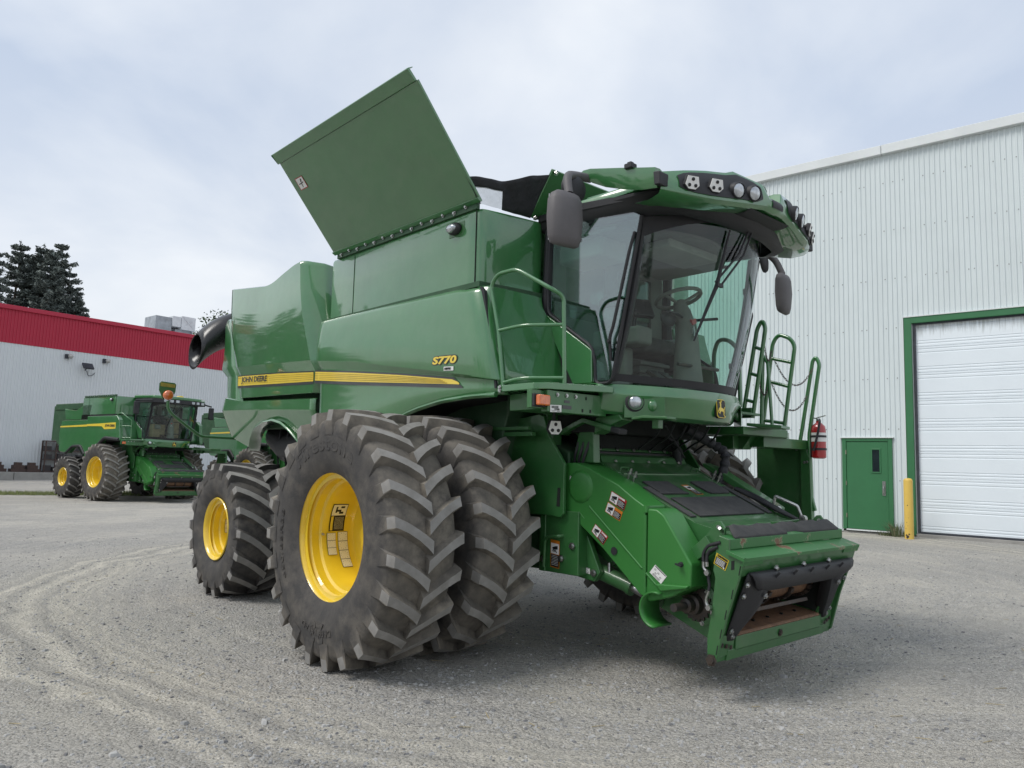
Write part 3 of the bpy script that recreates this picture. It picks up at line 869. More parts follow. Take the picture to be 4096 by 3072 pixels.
# --- tail column
rows = []
for z, xt, dy in ((2.22, -5.15, .0), (2.35, -5.04, 0), (2.66, -5.09, 0), (2.68, -5.10, 0), (2.79, -5.26, -.03), (2.81, -5.26, -.03), (3.10, -5.19, -.03), (3.42, -5.25, -.02), (3.49, -5.21, 0), (3.515, -5.12, .03)):
    xi = dp_r(z) + .10
    rw = [(lerp(xt, xi, k), ysh(lerp(xt, xi, k)) + .02 + dy + (.06 if k == 0 else .012 if k < .1 else 0), z) for k in (0, .05, .12, .5, 1)]
    rows.append([(xt + .04, -.3, z), (xt + .02, rw[0][1] + .12, z)] + rw)
mb = MB(); mb.grid(rows)
tail = mb.build('tail_panel', GREEN, comb, smooth=35, solid=.012)
both(tail, comb)
mb = MB(); mb.box((-5.12, -1.1, 2.1), (-4.4, 1.1, 3.48)); mb.box((-4.9, -1.15, 3.3), (-2.3, 1.15, 3.55))
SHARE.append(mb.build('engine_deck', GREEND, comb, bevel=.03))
# --- black discharge spout at the back
mb = MB()
path = [V(-5.25, -.2, 3.50), V(-5.5, -.75, 3.49), V(-5.55, -1.05, 3.45), V(-5.56, -1.28, 3.35), V(-5.57, -1.46, 3.20), V(-5.57, -1.58, 3.05)]
mb.grid([[(q.x + .25 * math.cos(2 * PI * k / 28), q.y, q.z + .25 * math.sin(2 * PI * k / 28)) for k in range(28)] for q in fillet(path, .2, 5)], close=True)
sp = mb.build('discharge_spout', BLACKG, comb, smooth=60, solid=.014)
# --- warning light on its folded arm at the tail
mb = MB()
mb.tube(fillet([(-5.1, -1.0, 1.84), (-5.1, -1.60, 1.85), (-5.1, -1.98, 2.12), (-5.1, -2.045, 2.20), (-5.1, -2.05, 2.30)], .07, 5), .019, 10)
arm = mb.build('warning_light_arm', GREEN2, comb, smooth=60)
mb = MB(); mb.lathe([(.02, -.03), (.062, -.028), (.066, 0), (.06, .026), (.045, .04), (0, .045)], (-5.1, -2.05, 2.375), (1, 0, 0), 20); mb.build('amber_lamp', AMBER, arm, smooth=50)
mb = MB(); mb.yz([(-2.10, 2.32), (-1.985, 2.32), (-1.945, 2.43), (-1.94, 2.525), (-1.96, 2.545), (-2.13, 2.555), (-2.155, 2.53), (-2.155, 2.44)], -5.16, -5.15); pd = mb.build('reflector_paddle', GREEN2, arm, bevel=.003)
mb = MB(); mb.yz([(-2.14, 2.49), (-1.955, 2.48), (-1.955, 2.525), (-2.14, 2.54)], -5.15, -5.146); mb.build('reflective_band', mat('retro_yellow', (.42, .33, .06), .5, noise=(20, .4)), pd)

# --- running gear
tyre_f = make_tyre(.985, .61, .495, 23, .056, .072, .19, 'front_tyre')
rim_f = make_rim(.49, .42, 'front_rim')
wheels = []
for y, fl in ((-2.22, 0), (-1.445, 0), (2.22, 1), (1.445, 1)):
    wheels.append(place_wheel(comb, rim_f, tyre_f, (0, y, .983), fl))
for w_, rot in zip(wheels, (5, 0, 9, 3)):
    for ch in w_.children:
        if ch.name.startswith('tyre'):
            ch.rotation_euler.y = math.radians(rot)
for w_ in wheels[0:1]:
    curved_text('Firestone', w_, .715, 93, 74, .115, -.302, TYRE, bold=.012)
    curved_text('650/85R38', w_, .68, 189, 48, .045, -.304, TYRE)
    curved_text('23', w_, .71, 268, 17, .15, -.303, TYRE, bold=.03)
    curved_text('DEEP TREAD', w_, .705, 268, 36, .045, -.306, TYRE)
    text_on('chalk_number', '92257', .08, WHITE, w_, (.16, -.02, .945), (.55, .75, -.1), (-.75, .55, .2), fit=(.14, .06), lift=.012)
RIMY = -.228        # face of the rim in wheel coordinates
for v in rim_f.vertices:          # rims sit at the outer bead
    v.co.y += RIMY
def shift(o, dy):
    for v in o.data.vertices:
        v.co.y += dy
rim_decals(wheels[0], .49, [(163, 34, .20, .34, 'attention'), (195, 26, .185, .265, 'strip3'), (203, 44, .285, .375, 'strip4')])
for ch in wheels[0].children:
    if ch.name.startswith('rim_label'):
        shift(ch, RIMY)
mb = MB(); mb.lathe([(.012, 0), (.012, .02), (.007, .02), (.006, .05)], (-.40, -.08, -.02), (1, -.2, 0), 8); mb.build('valve', STEEL, wheels[0])

tyre_r = make_tyre(.762, .76, .345, 18, .052, .074, .27, 'rear_tyre')
rim_r = make_rim(.335, .33, 'rear_rim')
for v in rim_r.vertices:
    v.co.y -= .325
rw_ = []
for y, fl in ((-1.60, 0), (1.60, 1)):
    rw_.append(place_wheel(comb, rim_r, tyre_r, (-3.525, y, .756), fl))
rim_decals(rw_[0], .335, [(178, 38, .19, .27, 'strip3')])
for ch in rw_[0].children:
    if ch.name.startswith('rim_label'):
        shift(ch, -.325)
mb = MB(); mb.box((-3.65, -1.4, .66), (-3.40, 1.4, .88)); mb.xz([(-3.9, 1.2), (-3.2, 1.2), (-3.3, .85), (-3.75, .85)], -.5, .5)
mb.box((-3.9, -.45, 1.1), (-2.3, .45, 2.0))
mb.tube([(-3.75, -1.1, .95), (-3.75, -.2, 1.0)], .05, 10)
SHARE.append(mb.build('rear_axle', GREEN2, comb, bevel=.02))
mb = MB()
mb.tube([(-4.3, -.85, 1.88), (-3.9, -.9, 1.72), (-2.9, -.95, 1.72), (-2.5, -.95, 1.75)], .19, 18)
mb.build('sieve_drum', BLACK, comb, smooth=50)
mb = MB()
for k in range(5):
    x = -3.9 + .22 * k
    mb.tube(fillet([(x, -1.0, 2.1), (x + .05, -1.08, 1.75), (x - .1, -1.0, 1.45), (x + .1, -.8, 1.1)], .15, 4), .012 + .004 * (k % 3), 6)
mb.build('hydraulic_hoses', BLACK, comb, smooth=60)
mb = MB(); mb.box((-.26, -1.1, .74), (.26, 1.1, 1.26)); mb.lathe([(.24, 0), (.24, .6), (.17, .62), (.17, 1.0)], (0, -1.0, 1.0), (0, -1, 0), 24); mb.lathe([(.24, 0), (.24, .6), (.17, .62), (.17, 1.0)], (0, 1.0, 1.0), (0, 1, 0), 24)
mb.build('front_axle', GREEN2, comb, bevel=.02)
mb = MB()
mb.xz([(.95, 1.68), (.95, .70), (.15, .68), (-1.7, .85), (-1.9, 1.2), (-1.9, 1.9), (.4, 1.9)], -.82, .82)
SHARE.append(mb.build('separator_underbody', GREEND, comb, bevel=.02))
# ------------------------------------------------------------------ front frame beside the feeder house
mb = MB(); mb.xz([(.05, 1.90), (.74, 1.99), (.80, 1.97), (.86, 1.81), (1.04, 1.58), (1.04, 1.18), (1.0, 1.15), (.84, 1.16), (.05, 1.15)], -.97, -.94)
fp = mb.build('frame_side_plate', GREEN2, comb, bevel=.006); SHARE.append(fp)
mb = MB(); mb.xz([(.965, 1.235), (1.0, 1.235), (1.005, 1.385), (.975, 1.385)], -.9745, -.971); mb.build('plate_slot', DARK, fp, bevel=.001)
SHARE.append(both(fp, comb))
mb = MB()
mb.box((.72, -.92, .70), (1.16, -.78, 1.2)); mb.xz([(1.10, 1.05), (1.16, 1.02), (1.30, .74), (1.24, .66), (1.06, .68)], -.82, -.77)
mb.box((.74, -.93, .70), (.80, -.75, 2.0)); mb.xz([(.94, 1.60), (1.19, 1.59), (1.18, 1.86), (1.03, 1.85)], -.78, -.70)
fr = mb.build('front_frame', GREEN2, comb, bevel=.008); SHARE.append(fr)
mb = MB()
for q in ((1.10, .93), (.98, .82), (.78, .80), (1.24, .73)):
    bolt(mb, (q[0], -.925 if q[0] < 1.15 else -.825, q[1]), (0, -1, 0), .02, .025)
mb.build('frame_bolts', STEEL, fr)
mb = MB(); mb.tube(fillet([(.80, -.94, .74), (.83, -.96, .98), (.98, -.96, 1.0), (.99, -.92, 1.0)], .05, 4), .014, 8); mb.build('grab_bar', GREEN2, fr, smooth=60)
sticker(fr, [(.86, -.9225, .965), (.96, -.9225, .955), (.96, -.9225, .735), (.86, -.9225, .745)], 'vwarning')
sticker(fr, [(1.155, -.823, .765), (1.20, -.823, .76), (1.20, -.823, .715), (1.155, -.823, .72)], 'white')
mb = MB()
for k in range(6):
    x = .80 + .05 * k
    mb.tube(fillet([(x, -.80, 1.25), (x + .02, -.9, 1.05), (x - .02, -.9, .85), (x, -.75, .72)], .08, 4), .013, 6)
for k in range(3):
    mb.tube(fillet([(1.0 + .06 * k, -.7, 1.9), (1.02 + .06 * k, -.78, 1.75), (.98 + .05 * k, -.8, 1.6), (1.0, -.7, 1.4)], .08, 4), .013, 6)
mb.build('frame_hoses', BLACK, comb, smooth=60)
# bent lock strap and the column below it
mb = MB()
pts = [V(.87, -.80, 1.835), V(1.02, -.80, 1.90), V(1.12, -.80, 1.935), V(1.42, -.80, 1.855)]
for a, b in zip(pts, pts[1:]):
    dd = (b - a); u = dd.normalized(); w_ = V(-u.z, 0, u.x)
    mb.obox((a + b) / 2, dd / 2 + u * .004, (0, .045, 0), w_ * .02)
st_ = mb.build('lock_strap', GREEN2, comb, bevel=.006); SHARE.append(st_)
mb = MB(); mb.obox((1.46, -.80, 1.845), V(.05, 0, -.0135), (0, .047, 0), V(.006, 0, .022)); mb.build('strap_grip', BLACK, st_, bevel=.01)

# lift cylinder under the feeder house
mb = MB()
a, b, c = V(1.02, -.72, .78), V(1.50, -.70, .655), V(1.78, -.68, .56)
mb.tube([a, b], .062, 16); mb.tube([b, b.lerp(c, .12)], .07, 16)
lc = mb.build('lift_cylinder', GREEN2, comb, smooth=50); SHARE += [lc, both(lc, comb)]
mb = MB(); mb.tube([b, c], .035, 12); mb.tube([(1.30, -.66, .80), (1.33, -.74, .80), (1.33, -.74, .71)], .018, 8); mb.build('cylinder_rod', STEEL, lc, smooth=50)

# ------------------------------------------------------------------ feeder house
FH = .64
def ztop(x): return 1.511 - .461 * (x - 1.308)
mb = MB()
mb.xz([(1.0, 1.66), (1.31, 1.515), (2.04, 1.172), (2.38, 1.10), (2.33, .30), (1.75, .52), (.9, .98)], -FH, -FH + .02)
mb.xz([(1.0, 1.66), (1.31, 1.515), (2.04, 1.172), (2.38, 1.10), (2.33, .30), (1.75, .52), (.9, .98)], FH - .02, FH)
mb.xz([(1.0, 1.655), (1.31, ztop(1.31)), (2.04, ztop(2.04)), (2.04, ztop(2.04) - .03), (1.0, 1.62)], -FH + .02, FH - .02)
mb.xz([(2.04, 1.17), (2.38, 1.095), (2.38, 1.07), (2.04, 1.14)], -FH + .02, FH - .02)
mb.xz([(.9, .98), (1.75, .52), (2.33, .30), (2.33, .33), (1.76, .55), (.92, 1.0)], -FH + .02, FH - .02)
fh = mb.build('feeder_house', GREEN2, comb, smooth=20, bevel=.006); SHARE.append(fh)
mb = MB(); mb.xz([(1.2, 1.40), (1.7, 1.18), (1.7, .62), (1.2, .85)], -FH + .03, FH - .03); mb.build('feeder_back', DARK, fh, smooth=0)
# rear ledge with its two bolt rows
mb = MB()
mb.xz([(1.0, 1.66), (1.02, 1.69), (1.105, 1.655), (1.13, 1.60), (1.30, 1.522), (1.30, 1.50), (1.0, 1.64)], -.60, .60)
mb.xz([(.86, 1.86), (.98, 1.84), (1.06, 1.70), (1.0, 1.68)], -.66, .62)
rl = mb.build('feeder_rear_ledge', GREEN2, fh, smooth=20, bevel=.006)
mb = MB()
for i in range(6):
    bolt(mb, (1.065, -.56 + .226 * i, 1.71), (.8, 0, .6), .011, .014)
    if i < 5: bolt(mb, (1.135, -.44 + .226 * i, 1.61), (.42, 0, .9), .011, .014)
mb.build('ledge_bolts', STEEL, rl)
mb = MB(); mb.box((.99, -.59, 1.655), (1.06, .59, 1.69)); mb.build('rubber_seal', BLACK, rl, smooth=0)
mb = MB(); mb.xz([(1.29, ztop(1.29) + .008), (1.33, ztop(1.33) + .012), (1.33, ztop(1.33) + .002), (1.29, ztop(1.29))], -.57, .57); mb.build('lid_edge', GREEN2, rl, smooth=0)
def slab(x0, x1, y0, y1, m, name, h=.012, parent=fh, cut=0.0, slant=0.0):
    mb = MB()
    pl = [(x0, y0), (x1 - cut, y0 + slant), (x1, y0 + cut + slant), (x1, y1 - cut), (x1 - cut, y1), (x0, y1)]
    mb.prism([(x, y, ztop(x) + .003) for x, y in pl], V(.42, 0, .908) * h)
    return mb.build(name, m, parent, smooth=20, bevel=.003)
slab(1.715, 1.985, -.475, .475, RUBBER, 'grip_mat')
for s in (-1, 1):
    slab(1.545, 1.985, s * .525, s * .60, RUBBER, 'grip_strip')
    slab(1.46, 1.655, s * .165, s * .50, RUBBER, 'inspection_pad', .014, cut=.03)
    mb = MB()
    for k in range(2):
        x = 1.40 + .05 * k; y = s * .61
        mb.tube([(x, y, ztop(x)), (x + .04, y, ztop(x) + .085)], .008, 6); mb.lathe([(.022, 0), (.022, .012), (.012, .012), (.012, .04)], (x + .02, y, ztop(x) + .04), (.42, 0, .9), 6)
    mb.build('adjuster_bolts', STEEL, fh)
    mb = MB(); mb.tube(fillet([(1.27, s * .50 - .05, ztop(1.27)), (1.285, s * .50 - .05, ztop(1.27) + .035), (1.285, s * .50 + .05, ztop(1.27) + .035), (1.27, s * .50 + .05, ztop(1.27))], .012, 3), .007, 6); mb.build('lid_handle', GREEN2, fh, smooth=60)
sticker(fh, [(1.50, -.03, ztop(1.50) + .001), (1.50, .07, ztop(1.50) + .001), (1.66, .07, ztop(1.66) + .001), (1.66, -.03, ztop(1.66) + .001)], 'vwarning')
# drive cover on the right side: rear half, hinge, front half
YC = -.90
mb = MB()
mb.xz([(.99, 1.585), (1.11, 1.59), (1.25, 1.55), (1.39, 1.49), (1.54, 1.43), (1.61, 1.385), (1.70, 1.33), (1.795, 1.28), (1.785, .64), (1.765, .63), (1.40, .93), (1.23, 1.05), (1.06, 1.16), (.99, 1.185)], -.645, YC)
cov = mb.build('drive_cover', PLASTG, fh, smooth=30, bevel=.045, seg=4)
mb = MB(); mb.lathe([(.13, .0), (.125, .012), (.10, .022), (0, .026)], (1.16, YC + .004, 1.40), (0, -1, 0), 28); mb.build('cover_boss', PLASTG, cov, smooth=70)
mb = MB(); mb.tube([(1.25, YC + .003, 1.25), (1.77, YC + .003, .83)], .010, 8); mb.tube([(1.14, YC + .003, 1.205), (1.20, YC + .003, 1.15)], .006, 6); mb.build('cover_rib', PLASTG, cov, smooth=60)
mb = MB(); mb.lathe([(.030, .004), (.026, -.012), (.02, -.016), (0, -.016)], (1.51, YC - .004, .93), (0, -1, 0), 20); mb.build('cover_hole', BLACK, cov, smooth=50)
mb = MB(); mb.tube([(1.795, YC + .02, 1.285), (1.795, YC + .02, 1.235)], .024, 12); mb.tube([(1.79, YC + .016, 1.215), (1.785, YC + .016, .66)], .015, 10); mb.tube([(1.785, YC + .02, .70), (1.785, YC + .02, .64)], .022, 12)
mb.build('cover_hinge', PLASTG, cov, smooth=50)
mb = MB()
mb.xz([(1.815, 1.265), (1.90, 1.265), (1.965, 1.225), (2.075, 1.07), (2.195, .90), (2.185, .745), (2.03, .66), (1.83, .60), (1.805, .62)], -.66, YC)
cov2 = mb.build('front_drive_cover', PLASTG, fh, smooth=30, bevel=.045, seg=4)
mb = MB(); mb.tube([(1.805, YC + .003, .80), (1.93, YC + .003, .70)], .010, 8); mb.build('cover_rib', PLASTG, cov2, smooth=60)
mb = MB(); mb.tube([(2.11, YC + .01, .895), (2.11, YC - .03, .895)], [.022, .012], 10); mb.obox((2.11, YC - .035, .893), (.024, 0, -.006), (0, .008, 0), (0, 0, .006)); mb.build('cover_knob', BLACK, cov2, smooth=50)
# open scoop below the front cover
sc_ = []
for i in range(17):
    a = math.radians(lerp(70, 268, i / 16))
    sc_.append([(1.905 + .128 * math.cos(a), yy, .558 + .128 * math.sin(a)) for yy in (YC - .045, YC + .02, -.72)])
mb = MB(); mb.grid(sc_); mb.build('shaft_scoop', PLASTG, cov2, smooth=60, solid=.012)
mb = MB(); mb.xz([(1.95, .69), (2.17, .735), (2.185, .76), (1.90, .74)], -.70, YC - .03); mb.build('scoop_roof', PLASTG, cov2, bevel=.012)
sticker(cov, [(1.48, YC - .001, 1.38), (1.63, YC - .001, 1.31), (1.60, YC - .001, 1.235), (1.455, YC - .001, 1.305)], 'danger')
sticker(cov, [(1.445, YC - .001, 1.295), (1.59, YC - .001, 1.225), (1.56, YC - .001, 1.155), (1.415, YC - .001, 1.22)], 'warning')
sticker(cov, [(1.32, YC - .001, 1.12), (1.45, YC - .001, 1.03), (1.40, YC - .001, .965), (1.28, YC - .001, 1.06)], 'danger')
sticker(cov2, [(1.89, YC - .001, .87), (1.99, YC - .001, .80), (1.94, YC - .001, .74), (1.84, YC - .001, .81)], 'white')
sticker(cov, [(1.05, YC - .006, 1.485), (1.115, YC - .001, 1.455), (1.09, YC - .001, 1.395), (1.04, YC - .006, 1.42)], 'white')
text_on('sticker_lettering', 'DANGER', .03, WHITE, cov, (1.583, YC, 1.322), (.15, 0, -.07), (.03, 0, .07), fit=(.062, .013), lift=.004, bold=.002)
text_on('sticker_lettering', 'DANGER', .03, WHITE, cov, (1.412, YC, 1.043), (.13, 0, -.09), (.045, 0, .065), fit=(.062, .013), lift=.004, bold=.002)
# sprocket, slip clutch and shaft stub
mb = MB(); mb.lathe([(.11, 0), (.11, .03), (.075, .04), (.07, .09), (.05, .10), (.05, .16), (.028, .165), (.028, .30)], (2.08, -.65, .60), (0, -1, 0), 24)
for k in range(18):
    a = 2 * PI * k / 18
    mb.obox((2.08 + .112 * math.cos(a), -.665, .60 + .112 * math.sin(a)), (.012, 0, 0), (0, .014, 0), (0, 0, .012))
cl_ = mb.build('drive_clutch', DSTEEL, fh, smooth=40)
mb = MB(); mb.lathe([(.15, 0), (.15, .012), (.13, .02)], (2.10, -.645, .60), (0, -1, 0), 24); mb.build('bearing_flange', GREEN2, fh, smooth=40)
mb = MB()
for q in ((2.16, .69), (2.20, .56), (2.12, .47)):
    bolt(mb, (q[0], -.66, q[1]), (0, -1, 0), .013, .016)
mb.build('flange_bolts', STEEL, fh)

# --- header mounting frame
SCRAPED = mat('green_scraped', (0.030, 0.150, 0.038), .45, bump=(30, .1, .01))
_t = SCRAPED.node_tree; _c = [n for n in _t.nodes if n.type == 'TEX_COORD'][0]
_n = _t.nodes.new('ShaderNodeTexNoise'); _n.inputs['Scale'].default_value = 5.5; _n.inputs['Detail'].default_value = 9; _n.inputs['Roughness'].default_value = .68; _t.links.new(_c.outputs['Object'], _n.inputs['Vector'])
_r = _t.nodes.new('ShaderNodeValToRGB'); _r.color_ramp.elements[0].position = .585; _r.color_ramp.elements[0].color = (.030, .150, .038, 1); _r.color_ramp.elements[1].position = .63; _r.color_ramp.elements[1].color = (.17, .085, .045, 1)
_e = _r.color_ramp.elements.new(.60); _e.color = (.22, .27, .16, 1)
_t.links.new(_n.outputs[0], _r.inputs[0]); _t.links.new(_r.outputs[0], _t.nodes['Principled BSDF'].inputs['Base Color'])
FW = .85
prof_side = [(2.385, 1.115), (2.463, 1.095), (2.462, 1.02), (2.575, .972), (2.555, .90), (2.44, .58), (2.36, .29), (2.325, .265), (2.29, .285), (2.29, .42), (2.33, .63), (2.355, .83), (2.34, .88), (2.36, 1.0)]
mb = MB(); mb.xz(prof_side, -FW - .012, -FW + .012)
spl = mb.build('mounting_side_plate', GREEN2, fh, bevel=.004)
mb = MB()
for (x, z) in ((2.49, .93),):
    mb.xz([(x - .012, z - .035), (x + .012, z - .03), (x + .014, z + .03), (x - .01, z + .025)], -FW - .0135, -FW - .012)
for z in (.90, .74, .60, .47, .36):
    x = interp(z, [(.29, 2.34), (.58, 2.42), (.9, 2.535)])
    mb.xz([(x - .004, z - .035), (x + .004, z - .033), (x + .018, z + .03), (x + .010, z + .028)], -FW - .0135, -FW - .012)
mb.build('plate_slots', DARK, spl, smooth=0)
both(spl, fh)
sticker(spl, [(2.37, -FW - .012, 1.0), (2.465, -FW - .012, .955), (2.435, -FW - .012, .885), (2.345, -FW - .012, .925)], 'caution')
text_on('sticker_lettering', 'CAUTION', .02, INK, spl, (2.416, -FW - .012, .968), (.095, 0, -.045), (.03, 0, .07), fit=(.085, .013), lift=.004, bold=.002)
mb = MB(); mb.xz([(2.385, 1.115), (2.463, 1.095), (2.462, 1.024), (2.40, 1.03)], -FW + .012, FW - .012)
beam = mb.build('mounting_top_beam', SCRAPED, fh, bevel=.006)
mb = MB()
mb.xz([(2.455, 1.024), (2.59, .981), (2.587, .958), (2.455, 1.0)], -.885, .885)
mb.xz([(2.585, .975), (2.59, .981), (2.572, .93), (2.566, .93)], -.885, -.62); mb.xz([(2.585, .975), (2.59, .981), (2.572, .93), (2.566, .93)], .62, .885)
mb.build('mounting_shelf', SCRAPED, fh, bevel=.005)
mb = MB(); mb.xz([(2.56, .965), (2.575, .962), (2.54, .86), (2.525, .865)], -FW + .012, FW - .012); mb.build('upper_face_plate', GREEN2, fh, smooth=20)
mb = MB()
for s in (-1, 1):
    mb.xz([(2.53, .96), (2.545, .96), (2.36, .44), (2.32, .31), (2.30, .31), (2.345, .44)], s * .60, s * .845)
mb.xz([(2.53, .96), (2.545, .96), (2.49, .78), (2.475, .78)], -.60, .60)
mb.build('face_backing', GREEN2, fh, smooth=0)
# black rubber surround with its hooded top
def fpx(z): return interp(z, [(.29, 2.335), (.446, 2.37), (.884, 2.566)])
mb = MB()
top_rows = []
for z, hw_, o_ in ((.884, .79, .005), (.862, .77, .045), (.82, .745, .075), (.775, .70, .070), (.735, .60, .045), (.72, .55, .0)):
    top_rows.append([(fpx(z) + o_ * (1 - .25 * abs(t) ** 6), t * hw_, z) for t in [k / 10 - 1 for k in range(21)]])
mb.grid(top_rows)
for s in (-1, 1):
    rw = []
    for k in range(9):
        z = lerp(.87, .40, k / 8)
        yo = s * interp(z, [(.40, .745), (.884, .79)])
        yi = s * interp(z, [(.40, .655), (.48, .61), (.60, .53), (.735, .47), (.9, .47)])
        bulge = .05 * math.sin(PI * min(1, (z - .40) / .47 * .9 + .05))
        rw.append([(fpx(z) + .004, yo, z), (fpx(z) + .012, lerp(yo, yi, .2), z), (fpx(z) + .012 + bulge, lerp(yo, yi, .6), z), (fpx(z) + .01 + bulge * .7, lerp(yo, yi, .95), z), (fpx(z) - .04, yi, z - .01)])
    mb.grid(rw)
sur = mb.build('rubber_surround', BLACK, fh, smooth=50, solid=.012)
mb = MB()
for y in (-.45, -.05, .35):
    bolt(mb, (fpx(.89) + .008, y, .893), (.9, 0, -.4), .016, .02)
for s in (-1, 1):
    for z, yy in ((.80, .775), (.72, .765), (.47, .735), (.43, .70)):
        bolt(mb, (fpx(z) + .016, s * yy, z), (.92, 0, -.39), .014, .016)
    bolt(mb, (fpx(.70) + .07, s * .56, .71), (.92, 0, -.39), .015, .016)
mb.build('surround_bolts', STEEL, sur)
mb = MB()
for y in (-.5, -.25, 0, .25, .48):
    mb.obox((fpx(.84) + .065, y, .845), V(.025, 0, .028), (0, .008, .002), V(.006, 0, -.006))
mb.build('surround_ribs', BLACK, sur, bevel=.003)
mb = MB()
for s in (-1, 1):
    mb.xz([(1.75, 1.12), (2.36, 1.05), (2.52, .95), (2.475, .80), (2.35, .45), (1.75, .56)], s * (FH - .022), s * (FH - .035))
mb.xz([(1.75, 1.12), (2.36, 1.05), (2.36, 1.04), (1.75, 1.10)], -FH + .04, FH - .04)
mb.build('mouth_liner', DARK, fh, smooth=0)
# drum, chains and trough inside the mouth
mb = MB(); mb.lathe([(.115, -.60), (.115, .60)], (2.22, 0, .70), (0, 1, 0), 28); dr = mb.build('feeder_drum', RUST, fh, smooth=50)
mb = MB()
for y in (-.50, -.12, .22, .52):
    for k in range(16):
        a = 2 * PI * k / 16
        mb.obox((2.22 + .13 * math.cos(a), y, .70 + .13 * math.sin(a)), V(math.cos(a), 0, math.sin(a)) * .012, (0, .022, 0), V(-math.sin(a), 0, math.cos(a)) * .018)
mb.obox((2.36, -.02, .565), (.02, 0, .008), (0, .42, 0), (-.004, 0, .012))
mb.build('feeder_chain', DSTEEL, dr, smooth=0)
mb = MB(); mb.xz([(2.375, .425), (2.36, .44), (1.95, .50), (1.95, .47), (2.35, .40)], -FH + .02, FH - .02); tr_ = mb.build('worn_trough', RUST, fh, bevel=.006)
mb = MB()
for k in range(5):
    mb.obox((2.26, -.42 + .21 * k, .462), (.012, 0, 0), (0, .006, 0), (0, 0, .006))
mb.build('trough_slots', DARK, tr_, smooth=0)
mb = MB(); mb.xz([(2.35, .40), (2.372, .42), (2.368, .33), (2.34, .30)], -FH + .01, FH - .01); mb.xz([(2.30, .345), (2.362, .335), (2.35, .262), (2.285, .268)], -.72, .72)
mb.xz([(2.29, .31), (2.345, .30), (2.335, .262), (2.285, .268)], -.86, .86)
for s in (-1, 1):
    mb.xz([(2.30, .44), (2.372, .44), (2.352, .30), (2.29, .30)], s * .64, s * .84)
mb.build('mounting_bottom_rail', GREEN2, fh, bevel=.006)
mb = MB(); bolt(mb, (2.325, -.865, .285), (0, -1, 0), .028, .02)
for s in (-1, 1):
    for k in range(3):
        bolt(mb, (2.372 - .003 * k, s * (.70 + .05 * k), .355 + .012 * k), (.97, 0, -.2), .012, .008)
bolt(mb, (2.372, -.02, .365), (.97, 0, -.2), .02, .012)
mb.build('rail_bolts', DSTEEL, fh)
# rubber flap on top of the frame
mb = MB()
rw = []
for i in range(25):
    y = lerp(-.72, .78, i / 24)
    w1 = .004 * math.sin(i * 1.1) + .003 * math.sin(i * 2.3)
    ye = lerp(-.78, .80, i / 24)
    notch = .035 if 12 <= i <= 14 else 0
    rw.append([(2.345, y, 1.165 + w1), (2.375, y, 1.172 + w1 * 2), (2.41, lerp(y, ye, .5), 1.145 + w1), (2.455 - notch, ye, 1.108 + abs(w1)), (2.462 - notch, ye, 1.096)])
mb.grid(rw); mb.build('rubber_flap', RUBBER, fh, smooth=50, solid=.008)
# latch ears and tilt rod at the frame top
for s in (-1, 1):
    mb = MB(); mb.xz([(2.22, 1.10), (2.30, 1.20), (2.335, 1.205), (2.37, 1.16), (2.37, 1.06), (2.24, 1.02)], s * .76, s * .74)
    mb.xz([(2.10, .98), (2.24, 1.10), (2.30, 1.02), (2.14, .90)], s * .80, s * .70)
    e_ = mb.build('latch_ear', GREEN2, fh, bevel=.004)
    mb = MB(); mb.tube([(2.33, s * .78, 1.165), (2.33, s * .72, 1.165)], .013, 10); mb.tube([(2.345, s * .72, 1.12), (2.36, s * .81, 1.16)], .012, 8); mb.build('latch_pin', STEEL, e_, smooth=50)
mb = MB()
for s in (-1, 1):
    mb.box((2.25, s * .10 - .02, 1.10), (2.33, s * .10 + .02, 1.17))
mb.box((2.26, -.60, 1.085), (2.30, .64, 1.115)); mb.tube([(2.24, -.55, 1.14), (2.22, .60, 1.16)], .010, 8)
mb.build('tilt_frame', GREEN2, fh, bevel=.004)
mb = MB()
mb.tube(fillet([(1.94, .70, 1.24), (1.96, .70, 1.345), (2.15, .72, 1.27), (2.18, .74, 1.17)], .012, 3), .013, 8); mb.lathe([(.03, -.02), (.03, .02)], (2.19, .74, 1.165), (0, 1, 0), 12); mb.lathe([(.03, -.02), (.03, .02)], (1.98, .70, 1.235), (0, 1, 0), 12)
mb.build('coupler_handle', STEEL, fh, smooth=50)
mb = MB()
for k in range(3):
    mb.tube(fillet([(1.62, .62 + .02 * k, ztop(1.62) + .03), (1.8, .66, ztop(1.8) + .03 + .015 * k), (2.0, .60 + .03 * k, ztop(2.0) + .05), (2.18, .66, 1.16)], .1, 4), .016, 8)
mb.build('coupler_hoses', BLACK, fh, smooth=60)
mb = MB(); mb.xz([(1.25, 1.62), (1.28, 1.57), (1.92, 1.225), (2.0, 1.22), (2.0, 1.25), (1.42, 1.565)], .66, .80); mb.build('left_drive_guard', GREEN2, fh, bevel=.012)
# sheathed hose bundle coming down from the cab
mb = MB(); _p = fillet([(1.30, .35, 1.92), (1.38, .62, 1.80), (1.48, .72, 1.72), (1.46, .70, 1.55), (1.42, .66, 1.42)], .12, 7); mb.tube(_p, [.042 + .008 * math.sin(i * 1.9) + .004 * math.sin(i * 4.1) for i in range(len(_p))], 12)
mb.tube(fillet([(1.15, .30, 1.95), (1.12, .45, 1.75), (1.10, .50, 1.6)], .1, 4), .04, 10); mb.tube(fillet([(1.15, .10, 1.92), (1.2, .3, 1.8), (1.12, .55, 1.72), (1.1, .55, 1.6)], .1, 4), .012, 8)
mb.build('sheathed_hose_bundle', CLOTH, comb, smooth=60)
